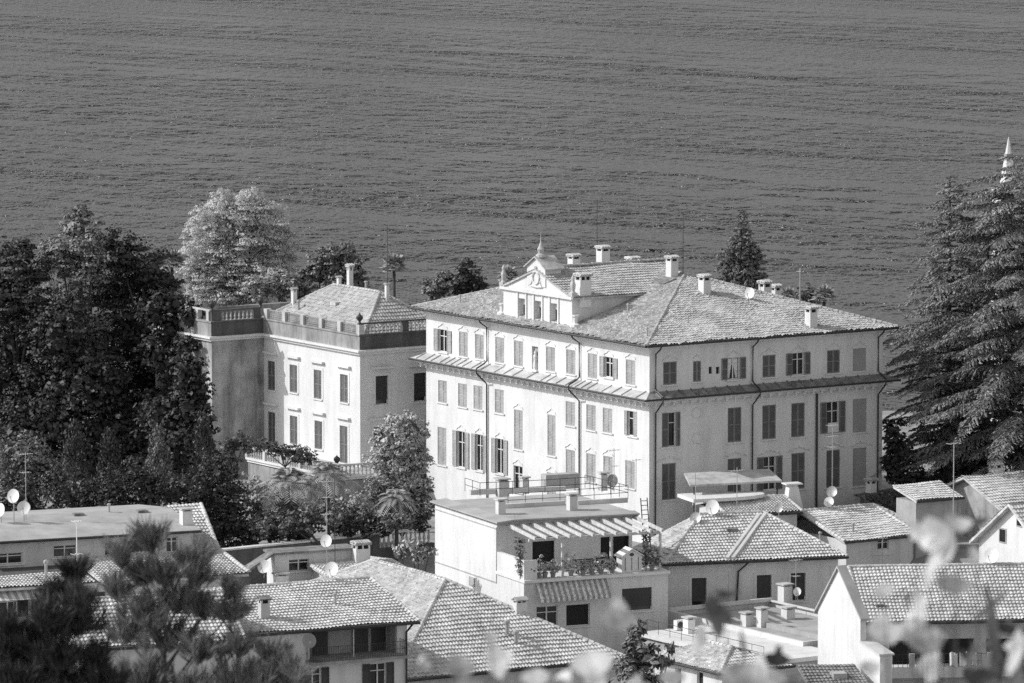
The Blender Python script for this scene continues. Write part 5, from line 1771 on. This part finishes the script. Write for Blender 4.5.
for xp, ya, yb, w_ in ((1003, 528, 543, .9), (1019.5, 518, 527, .7)):
    u, za_ = fuz(Z1, FL, xp, ya); _, zb3 = fuz(Z1, FL, xp, yb)
    mb = MB(); fbox(mb, FL, u - w_ / 2, u + w_ / 2, zb3, za_, .004, .04); wn = mb.build('window', M['galv'], Z1.root)
    mb = MB(); fbox(mb, FL, u - w_ / 2 + .1, u + w_ / 2 - .1, zb3 + .1, za_ - .1, .041, .05); mb.build('pane', M['glass'], wn)
Z2 = House('small_house', 'house with smooth sunlit roof and dark side wall under the cedar, at the right edge', 'house', 1003, 510, 440, 30, 4.0)
z2z = Z2.hit(1003, 509, 1, 0).z
mb = MB()
f_l, top = Z2.hit(974, 484, 0, -.6), None
Z2W, Z2L = 12.0, 9.0
mb.box(0, Z2W, 0, Z2L, 0, z2z - .1); mb.build('wall', M['old'], Z2.root)
ap2 = Z2.hit(974, 483, 0, -.6)
make_roof(Z2, [[(-.5, -.5, z2z), (Z2W, -.5, z2z), (Z2W, 4.5, z2z + 1.9), (-.5, 4.5, z2z + 1.9)], [(Z2W, 9.5, z2z), (-.5, 9.5, z2z), (-.5, 4.5, z2z + 1.9), (Z2W, 4.5, z2z + 1.9)]], [], M['tileh'], .42, .25)
mb = MB(); mb.poly([(-.001, 0, z2z - .1), (-.001, Z2L, z2z - .1), (-.001, 4.5, z2z + 1.75)]); mb.build('gable', M['old'], Z2.root)
q = Z2.loc(at(995.5, 480, 447)); mb = MB(); chimney(Z2, Z2.root, (q.x, q.y, q.z), .75, .75, 1.35, cap='gable')
q = Z2.loc(at(1021, 468, 452)); chimney(Z2, Z2.root, (q.x, q.y, q.z - .5), .7, .7, 1.6, cap='gable')
Z3 = House('garden_shed', 'low shed with sloping tile roof beside the ivy-covered wall, under the cedar', 'shed', 916, 502, 436, 30, 6.0)
s3 = Z3.hit(916, 500, 1, 0).z
mb = MB(); mb.box(0, 3.6, 0, 2.6, 0, s3 - .15); mb.build('wall', M['greyp'], Z3.root)
make_roof(Z3, [[(-.3, -.5, s3), (3.9, -.5, s3), (3.9, 2.6, s3 + .75), (-.3, 2.6, s3 + .75)]], [], M['tileh'], .42, .25)
antenna(at(953, 548, 424), 7.6, 'tall pale pole aerial in front of the cedars at the right', bars=((.99, .9, 3),), r=.04)
# ivy covered wall
pa, pb_ = at(860, 497, 445.5), at(928, 489, 452)
IW = thing('ivy_wall', 'garden wall overgrown with dark ivy at the right foot of the villa', 'wall', (pa.x, pa.y, 5.0), math.atan2(pb_.y - pa.y, pb_.x - pa.x))
il = (Vector((pb_.x, pb_.y)) - Vector((pa.x, pa.y))).length
iz = pa.z - 5.0
mb = MB(); mb.box(0, il, 0, .5, 0, iz); mb.build('wall', M['tiled'], IW)
n = 9000
Pp = np.stack([rng.uniform(0, il, n), -.12 - .18 * rng.random(n), rng.uniform(0, iz + .1, n)], 1)
tp = rng.random(n) < .2
Pp[tp, 1] = rng.uniform(-.2, .6, tp.sum()); Pp[tp, 2] = iz + .08
Nn = np.array((0, -1, .4)) + rng.normal(0, .5, (n, 3))
V_, Qq = kites(Pp, np.cross(Nn, sph(n)), sph(n), .2 * rng.uniform(.6, 1.3, n), .15)
quadmesh('ivy', V_, Qq, M['leafm'], IW)
# canopy and tile strip at the villa foot
CA = House('canopy', 'flat pale canopy with rounded end at the foot of the villa', 'canopy', 690, 494, 436, 20, 4.0)
ca = CA.hit(690, 485, 1, 0).z
cw = CA.hit(782, 481, 1, 0).x
mb = MB(); mb.slab([(0, 0, ca), (cw, 0, ca), (cw + .3, 3.2, ca + .45), (.8, 3.2, ca + .45)], .14); mb.build('roof_slab', M['stonel'], CA.root)
for a in (.4, cw * .5, cw - .3):
    mb = MB(); mb.tube([(a, .2, 0), (a, .2, ca - .1)], .06, 6); mb.build('post', M['metal'], CA.root)
mb = MB(); pts = [(2.2 + 3.4 * math.cos(a), -.6 + 1.6 * math.sin(a)) for a in np.linspace(-math.pi / 2, math.pi / 2, 10)] + [(-.6, 1.0), (-.6, -2.2)]
mb.slab([(x, y, ca - .75) for x, y in pts], .25); mb.build('rounded_ledge', M['cream'], CA.root)
CS = House('small_house', 'low house with finely dotted tile roof and tapering white chimney under the villa', 'house', 730, 520, 433, 20, 4.0)
cs = CS.hit(730, 515, 1, 0).z
csw = CS.hit(797, 510, 1, 0).x
shell(CS, csw, 6, 0, cs, M['mid'])
CSR, _ = gable_x(CS, csw, 3.2, cs, CS.hit(770, 497, 1, 3.2).z, .3, row=.3, col=.26)
q = CS.hit(792, 503, 1, 2.8)
mb = MB(); mb.hull8([(q.x - .6, q.y - .45, q.z - .6), (q.x + .75, q.y - .45, q.z - .6), (q.x + .75, q.y + .45, q.z - .6), (q.x - .6, q.y + .45, q.z - .6)], [(q.x - .35, q.y - .35, q.z + 1.25), (q.x + .35, q.y - .35, q.z + 1.25), (q.x + .35, q.y + .35, q.z + 1.25), (q.x - .35, q.y + .35, q.z + 1.25)])
mb.box(q.x - .65, q.x + .65, q.y - .5, q.y + .5, q.z + 1.4, q.z + 1.5)
mb.box(q.x - .3, q.x + .3, q.y - .3, q.y + .3, q.z + 1.25, q.z + 1.4)
mb.build('chimney', M['white'], CSR)
ivs = Vector(at(877, 496, 446.6)) - Vector((pa.x, pa.y, 5.0)); ca_ = math.atan2(pb_.y - pa.y, pb_.x - pa.x)
chimney(None, IW, (ivs.x * math.cos(ca_) + ivs.y * math.sin(ca_), .25, iz - .05), .7, .5, 1.25)

# ------------------------------------------------------------------ bell tower behind the cedars
bt = at(1006, 188, 500)
BT = thing('bell_tower', 'slender white church spire rising behind the cedars at the upper right', 'church tower', (bt.x, bt.y, 8.0), R(20))
tb = bt.z - 8.0
mb = MB(); mb.box(-.85, .85, -.85, .85, 0, tb - .3); mb.box(-.95, .95, -.95, .95, tb - 5.6, tb - 5.3); mb.box(-.95, .95, -.95, .95, tb - .299, tb); mb.build('shaft', M['white'], BT)
st = at(1012, 137, 500).z - 8.0
mb = MB(); mb.lathe([(.80, tb + .002), (.34, tb + (st - tb) * .62), (.38, tb + (st - tb) * .63), (.38, tb + (st - tb) * .66), (.3, tb + (st - tb) * .67), (.03, st)], (.2, 0, 0), 8); mb.build('spire', M['white'], BT)
mb = MB()
for k in range(4):
    a = k * math.pi / 2
    mb.box(*sorted(((.86 * math.cos(a) - .3 * abs(math.sin(a)), .86 * math.cos(a) + .3 * abs(math.sin(a)))[0], .86 * math.cos(a) + .3 * abs(math.sin(a)))), *sorted((.86 * math.sin(a) - .3 * abs(math.cos(a)), .86 * math.sin(a) + .3 * abs(math.cos(a)))), tb - 4.6, tb - 1.4)
mb.build('belfry_opening', M['dark'], BT)
mb = MB(); q_ = tb + (st - tb) * .645; mb.lathe([(.40, q_ - .12), (.40, q_ + .12)], (.2, 0, 0), 8); mb.build('spire_band', M['stone'], BT)

# ------------------------------------------------------------------ trees and plants
TG = 'broadleaf trees in the left garden'
broadleaf('broadleaf_tree', 'tallest dark tree at the left, its column of bright leaf clumps standing above its neighbours', 'tree', 486,
          [(80, 228, 16), (62, 258, 20), (92, 262, 22), (74, 300, 24), (62, 330, 20), (58, 365, 22), (62, 400, 22), (55, 430, 22), (95, 340, 24), (90, 395, 26), (80, 214, 9)], M['ivy'], .27, 560, sub=12, subr=.40, group=TG, spread=1.5, trunk=78)
broadleaf('broadleaf_tree', 'dark spreading tree cut off by the left edge of the picture', 'tree', 482,
          [(18, 268, 24), (2, 295, 26), (34, 305, 22), (12, 345, 30), (-8, 380, 30), (28, 385, 26), (8, 425, 28), (38, 430, 20), (22, 250, 12)], M['leafd'], .27, 520, sub=12, subr=.38, group=TG, spread=1.5)
broadleaf('broadleaf_tree', 'broad blackish tree between the tallest tree and the annex wing', 'tree', 487,
          [(118, 250, 18), (140, 268, 24), (112, 290, 24), (150, 300, 26), (165, 285, 16), (128, 335, 32), (165, 345, 28), (188, 335, 16), (120, 385, 32), (160, 395, 30), (186, 385, 18), (140, 430, 30), (180, 430, 24)], M['leafd'], .28, 480, sub=12, subr=.38, group=TG, spread=2.0)
broadleaf('broadleaf_tree', 'small dark tree squeezed against the left side of the annex wing', 'tree', 477,
          [(190, 318, 10), (197, 342, 11), (192, 372, 12), (199, 402, 11), (194, 430, 13), (184, 345, 10)], M['leafd'], .30, 320, group=TG, spread=1.0)
broadleaf('silver_tree', 'large pale silvery round-crowned tree rising behind the annex wing', 'tree', 505,
          [(238, 218, 26), (212, 228, 22), (262, 228, 24), (282, 244, 18), (200, 250, 20), (235, 248, 28), (265, 262, 24), (212, 275, 22), (240, 282, 22), (285, 268, 14), (225, 205, 14), (252, 205, 14), (232, 302, 22), (206, 296, 20), (262, 292, 20), (190, 275, 14)], M['silver'], .20, 900, sub=20, subr=.28)
broadleaf('broadleaf_tree', 'mid-grey bushy tree behind the annex roof, left of its tall chimney', 'tree', 500,
          [(318, 268, 14), (335, 262, 16), (352, 268, 14), (305, 280, 12), (330, 282, 16), (358, 282, 10), (345, 252, 8)], M['leafm'], .30, 380, group='trees behind the annex')
for lab, px, mt in (('low pale shrub behind the left end of the annex parapet', [(250, 286, 11), (268, 282, 13), (285, 284, 12), (262, 294, 10)], 'leafl'),
                    ('dark shrub behind the annex roof between silvery and bushy trees', [(292, 288, 11), (305, 292, 10), (282, 294, 8)], 'leafm'),
                    ('dark low shrub between annex roof and villa roof', [(432, 288, 10), (444, 284, 12), (456, 280, 12), (436, 296, 8)], 'leafm'),
                    ('dark rounded shrub touching the left slope of the villa roof', [(466, 276, 13), (474, 282, 11), (480, 290, 8), (462, 288, 10)], 'leafd')):
    broadleaf('shrub', lab, 'shrub', 496, px, M[mt], .26, 420, group='shrubs along the shore')
broadleaf('shrub', 'small dark shrub behind the right end of the villa roof, between two palms', 'shrub', 478, [(806, 292, 8), (812, 298, 8), (800, 300, 7)], M['leafm'], .24, 420, group='shrubs along the shore')
fan_palm('palm_tree', 'fan palm with a slim dark trunk beside the silvery tree', 493, 172, 246, 262, 16, nf=34)
fan_palm('palm_tree', 'lone fan palm standing above the annex roof beside a thin mast', 490, 394, 256, 266, 15, nf=34, zg=8)
fan_palm('palm_tree', 'fan palm behind the villa roof just left of the pedimented dormer', 490, 508, 266, 276, 13, nf=34, zg=8)
fan_palm('palm_tree', 'small palm behind the villa roof beside two rear chimneys', 472, 787, 286, 296, 11, nf=26, zg=8)
fan_palm('palm_tree', 'rightmost palm behind the villa roof, beside the cedar', 474, 824, 284, 296, 14, nf=30, zg=8)
p = at(800, 306, 470)
antenna((p.x, p.y, p.z - 6), 9.0, 'thin mast between the two palms behind the villa roof', bars=((.97, .3, 2),), r=.06)
broadleaf('conifer_tree', 'single dark conifer standing against the lake behind the villa roof', 'tree', 480, [(742, 216, 5), (741, 227, 8), (746, 238, 9), (735, 243, 9), (752, 248, 9), (730, 257, 10), (745, 258, 12), (757, 262, 9), (726, 270, 9), (742, 274, 14), (758, 277, 9), (735, 288, 11), (752, 290, 11), (722, 280, 6)], M['leafm'], .24, 620, zg=6, sub=18, subr=.3, aspect=.4)
# cedars
cedar('huge cedar with drooping layered branches filling the right edge', 1028, 452, 156, 9.0, lambda t: 3.5 + 8.5 * t ** .5, 165, 3)
cedar('cedar with a separate pointed top leaning out over the lake, nearest the villa', 950, 456, 176, 9.0, lambda t: (.5 + 17 * t) if t < .16 else (2.9 if t < .30 else min(5.4, 3.2 + 9 * (t - .3))), 150, 5)
cedar('lower cedar filling the space between the two taller ones', 988, 462, 226, 9.0, lambda t: 1.5 + 6.5 * t ** .6, 110, 8)
for lab, px, D in (('dark shrub mass under the cedars beside the villa corner', [(896, 470, 14), (910, 478, 16), (900, 452, 12), (925, 482, 14), (892, 428, 10), (894, 444, 12), (890, 462, 10)], 452),
                   ('dark shrub mass under the cedars behind the smooth sunlit roof', [(945, 470, 16), (968, 466, 16), (985, 455, 14), (1010, 452, 16), (1030, 455, 14)], 458)):
    broadleaf('shrub', lab, 'shrub', D, px, M['leafd'], .3, 300, group='shrubs under the cedars')
for lab, px, D in (('ragged black tree against the shaded left flank of the annex wing', [(160, 302, 13), (177, 305, 12), (192, 312, 10), (152, 312, 14), (168, 328, 15), (158, 356, 20), (176, 380, 17), (160, 408, 22), (176, 436, 20), (178, 350, 12)], 480),
                   ('tall blackish tree filling the gap behind the tallest left tree', [(60, 330, 30), (90, 380, 34), (60, 420, 34), (100, 430, 34), (40, 460, 34), (90, 470, 34), (130, 470, 30), (150, 440, 34), (20, 440, 34)], 479),
                   ('blackish tree hugging the sunny side of the annex wing', [(188, 372, 16), (198, 390, 14), (188, 405, 20), (200, 425, 16), (182, 440, 20), (172, 465, 22), (205, 455, 14), (160, 420, 22)], 461)):
    broadleaf('broadleaf_tree', lab, 'tree', D, px, M['leafd'], .34, 260, group=TG, spread=1.0)
# garden between houses and annex
GG = 'shrubs in the garden below the annex'
cone_tree('cypress', 'slim pointed cypress beside the annex wing wall', 'tree', 203, 412, 500, 16, 452, M['cypress'], .24, 4200, 'cypresses in the garden', zg=10)
cone_tree('cypress', 'broad rounded cypress near the middle of the dark garden', 'tree', 108, 432, 500, 20, 447, M['cypress'], .26, 4200, 'cypresses in the garden', zg=9)
cone_tree('cypress', 'squat pale-tipped cypress between the two darker ones', 'tree', 158, 430, 500, 18, 449, M['leafm'], .26, 4000, 'cypresses in the garden', zg=9)
cone_tree('cypress', 'leftmost cypress of the dark garden, behind the dish cluster', 'tree', 74, 425, 500, 17, 445, M['cypress'], .26, 4000, 'cypresses in the garden', zg=9)
for lab, px, mt, D in (('lacy shrub in the lower left garden above the dish cluster', [(20, 455, 22), (40, 470, 20), (5, 480, 22), (55, 480, 18), (30, 495, 20)], 'leafm', 432),
                       ('black shrub mass above the sheet roof ridge', [(90, 495, 18), (120, 492, 20), (150, 492, 20), (180, 492, 20), (135, 475, 16)], 'leafd', 431),
                       ('dark shrub mass between the cypresses and the terrace', [(215, 490, 22), (232, 510, 22), (222, 470, 18), (240, 530, 18), (205, 515, 20), (222, 535, 16)], 'leafd', 432),
                       ('feathery pale shrub left of the garden palms', [(250, 486, 12), (258, 500, 14), (262, 518, 14), (252, 526, 14)], 'leafl', 438),
                       ('leafy shrub under the garden palms behind the long wall', [(290, 512, 16), (310, 518, 16), (280, 528, 14), (330, 512, 15), (300, 532, 12)], 'leafm', 439),
                       ('pale leafy shrub behind the long wall near the tall aerials', [(350, 508, 16), (362, 520, 15), (345, 525, 14)], 'leafl', 440),
                       ('large round shrub in front of the shaded end of the annex', [(400, 424, 14), (412, 428, 13), (392, 438, 17), (410, 446, 18), (418, 462, 14), (382, 458, 15), (402, 470, 18), (380, 478, 13), (416, 482, 13)], 'leafl', 446),
                       ('round shrub below the largest one, beside the white pergola house', [(378, 492, 15), (392, 502, 16), (408, 496, 16), (418, 510, 14), (388, 518, 14), (405, 520, 15), (425, 490, 10)], 'leafm', 438),
                       ('dark ground-hugging shrubs filling the garden strip behind the long wall', [(270, 536, 10), (300, 536, 10), (345, 528, 11), (366, 526, 12), (384, 528, 11), (418, 524, 10), (250, 540, 10)], 'leafd', 433.5),
                       ('dark low shrubs along the ridge of the smooth sheet roof', [(60, 500, 14), (84, 504, 13), (30, 506, 13), (5, 508, 13), (110, 502, 13), (195, 505, 13)], 'leafd', 430),
                       ('low leafy shrubs at the foot of the garden palms, along the long wall', [(285, 522, 12), (305, 520, 12), (328, 516, 12), (262, 526, 12), (392, 522, 10), (404, 520, 10)], 'leafm', 431),
                       ('small shrubs peeping over the terrace balustrade before the annex', [(262, 446, 7), (272, 449, 7), (285, 452, 7), (298, 455, 9), (308, 456, 8)], 'leafm', 463),
                       ('dark shrub at the foot of the annex wing', [(236, 442, 9), (246, 445, 9), (228, 448, 9)], 'leafm', 464),
                       ('pale shrub behind the small ornate chimney', [(400, 552, 7), (412, 548, 9), (420, 556, 8), (430, 552, 6)], 'leafl', 416)):
    broadleaf('shrub', lab, 'shrub', D, px, M[mt], .22, 520, group=GG, zg=12.3 if D > 460 else 9.5 if D > 420 else 6)
fan_palm('palm_tree', 'low feathery palm left of the tall aerials in the garden', 434, 288, 470, 484, 36, zg=9.5, feather=True, nf=34, droop=.55)
fan_palm('palm_tree', 'low feathery palm right beside the terrace corner, behind the tall aerials', 435, 328, 462, 474, 30, zg=9.5, feather=True, nf=30, droop=.55)
fan_palm('palm_tree', 'low feathery palm beside the large round shrub', 434, 396, 486, 498, 24, zg=9.5, feather=True, nf=26, droop=.6)
# leafy tree at the bottom
broadleaf('leafy_tree', 'dark large-leaved tree top in front of the wide hipped roof', 'tree', 350,
          [(636, 628, 8), (634, 645, 13), (648, 658, 14), (628, 664, 13), (642, 680, 20), (664, 662, 8), (622, 690, 18), (656, 690, 16), (670, 648, 5)], M['leafm'], .40, 210, zg=5.5, sub=8, subr=.4, aspect=.42)

# ------------------------------------------------------------------ pines close to the camera
def pine(label, D, x0, spec, seed, ntuft=60, mat='needle'):
    """spec: pixels of branch ends (x, y, r); needles grow in tufts round each"""
    rr = np.random.default_rng(seed)
    base = at(x0, 700, D)
    zg = ground_z(D)
    root = thing('pine_tree', label, 'tree', (base.x, base.y, zg), 0, 'pines in the foreground')
    topz = max(at(x, y, D).z for x, y, r in spec) - zg
    mb = MB()
    mb.tube([(0, 0, -.4), (.1, 0, topz * .5), (0, 0, topz * .93)], .10, 8, .02)
    Ps, As, Ls = [], [], []
    for x, y, r in spec:
        p = at(x, y, D)
        c = np.array((p.x - base.x, D - base.y + rr.uniform(-.4, .4), p.z - zg))
        rw_ = r / ppm(p)
        st_ = Vector((0, 0, max(0.5, c[2] - abs(c[0]) * .8 - .35)))
        mb.tube([st_, st_.lerp(Vector(c), .5) + Vector((0, 0, .05)), Vector(c)], .02, 5, .008)
        n = int(ntuft * (r / 20) ** 1.6) + 5
        for _ in range(n):
            d = rr.normal(size=3); d /= np.linalg.norm(d); d[2] = abs(d[2]) * .8 + d[2] * .2
            tip = c + d * rw_ * rr.uniform(.2, 1.1) * np.array((1, 1, 1.0))
            ax_ = d * .7 + np.array((0, 0, .8))
            ax_ /= np.linalg.norm(ax_)
            m = 38
            e = rr.normal(size=(m, 3)); e /= np.linalg.norm(e, axis=1)[:, None]
            a = ax_ * 1.25 + e * .6
            a /= np.linalg.norm(a, axis=1)[:, None]
            ll = rr.uniform(.14, .27, m)
            along = rr.uniform(0, .2, m)
            Ps.append(tip - ax_ * along[:, None] + a * ll[:, None] / 2); As.append(a); Ls.append(ll)
    mb.build('trunk', M['bark'], root)
    Pn, An, Ln = np.concatenate(Ps), np.concatenate(As), np.concatenate(Ls)
    V_, Q2_ = kites(Pn, An, rr.normal(size=Pn.shape), Ln, .014)
    quadmesh('needles', V_, Q2_, M[mat], root)
    return root
pine('largest foreground pine with pale tufted needles at the bottom left', 72, 165,
     [(150, 548, 22), (122, 560, 18), (140, 580, 26), (165, 575, 22), (192, 560, 16), (198, 578, 18), (118, 592, 18), (178, 605, 28), (145, 615, 28), (205, 612, 22), (228, 590, 14), (232, 612, 18), (125, 640, 22), (165, 645, 28), (200, 650, 26), (240, 645, 20), (150, 680, 30), (190, 685, 30), (235, 685, 26)], 4, 15)
pine('dark foreground pine at the left corner of the picture', 68, 55,
     [(70, 578, 16), (62, 598, 20), (82, 602, 18), (45, 615, 18), (75, 630, 26), (40, 640, 24), (15, 655, 22), (60, 660, 28), (90, 665, 24), (20, 685, 28), (60, 690, 30), (105, 690, 26), (10, 630, 14), (0, 665, 22), (35, 665, 24)], 5, 26, 'needled')
pine('smallest foreground pine, at the bottom left of the balcony house', 76, 285,
     [(272, 655, 15), (288, 665, 16), (300, 675, 14), (262, 678, 18), (282, 690, 22)], 6, 18)

# ------------------------------------------------------------------ blurred shrub right in front of the camera
def near_shrub(label, D, x0, blobs, seed, dark):
    rr = random.Random(seed)
    base = at(x0, 900, D)
    zg = ground_z(D)
    root = thing('foreground_shrub', label, 'shrub', (base.x, D, zg), 0, 'blurred shrubs in front of the camera')
    mb = MB()
    vs, fs = [], []
    def leaf(p, L, W, d, up):
        o = len(vs)
        d = Vector(d).normalized(); s_ = d.cross(Vector(up)).normalized(); n_ = s_.cross(d)
        out = [(-.5, 0), (-.3, .36), (0, .5), (.3, .34), (.5, 0), (.3, -.34), (0, -.5), (-.3, -.36)]
        for a, b in out:
            vs.append(tuple(Vector(p) + d * (a * L) + s_ * (b * W) + n_ * (.12 * W * (1 - 4 * b * b))))
        fs.append((o, o + 1, o + 2, o + 6, o + 7)); fs.append((o + 2, o + 3, o + 4, o + 5, o + 6))
    for x, y, w_, h in blobs:
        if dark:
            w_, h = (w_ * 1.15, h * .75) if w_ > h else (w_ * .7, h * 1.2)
        p = at(x, y, D + rr.uniform(-.25, .25))
        k = ppm(p)
        l = Vector((p.x - base.x, p.y - D, p.z - zg))
        q = Vector((l.x * .35 + rr.uniform(-.02, .02), rr.uniform(-.1, .1), l.z * .55))
        mb.tube([(0, 0, 0), q, l.lerp(q, .3), l], .012, 5, .0022)
        L, W = max(w_, h) / k * 2.0, min(w_, h) / k * 1.8
        d = (1, .2, rr.uniform(-.3, .3)) if w_ >= h else (rr.uniform(-.3, .3), .2, 1)
        leaf(l, L, W, d, (rr.uniform(-1.4, -.7), -.8, .5))
        leaf(l + Vector((rr.uniform(-.3, .3) * W, .06, rr.uniform(-.3, .3) * W)), L * .8, W * .9, (rr.uniform(-1, 1), .2, rr.uniform(-1, 1)), (rr.uniform(-1.4, -.7), -.8, .5))
    mb.build('stems', M['bark'], root)
    me = bpy.data.meshes.new('leaves')
    me.from_pydata(vs, [], fs)
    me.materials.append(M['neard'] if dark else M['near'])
    link('leaves', me, root)
near_shrub('pale blurred leaves on thin stems low in the middle foreground', 26.0, 560,
           [(460, 667, 16, 15), (498, 660, 18, 20), (491, 637, 8, 7), (425, 665, 7, 7), (617, 619, 20, 14), (592, 664, 24, 20), (672, 678, 14, 12), (535, 678, 16, 12), (752, 677, 36, 18), (700, 640, 10, 16), (470, 690, 18, 14), (560, 690, 20, 14), (640, 692, 20, 12)], 1, False)
near_shrub('dark blurred leaves over the white flat roofs', 27.0, 745,
           [(716, 616, 16, 20), (776, 660, 14, 13), (743, 645, 6, 14), (790, 690, 18, 12), (726, 596, 14, 5)], 2, True)
near_shrub('pale blurred leaves and stalk over the broad roof at the right', 25.0, 930,
           [(885, 590, 10, 9), (954, 586, 20, 12), (944, 545, 22, 24), (930, 572, 7, 20), (920, 610, 10, 26), (887, 634, 18, 17), (925, 640, 22, 20), (960, 525, 14, 10), (935, 668, 14, 18), (1016, 652, 12, 26), (870, 668, 12, 10), (975, 555, 9, 10), (915, 530, 9, 12)], 3, False)
near_shrub('dark blurred leaves at the bottom right corner', 28.0, 985,
           [(992, 612, 11, 26), (994, 640, 13, 24), (978, 522, 11, 8), (938, 663, 10, 10), (998, 664, 20, 20), (1012, 630, 16, 9), (980, 676, 18, 14), (908, 600, 5, 8), (1018, 672, 14, 20), (972, 655, 10, 12)], 4, True)
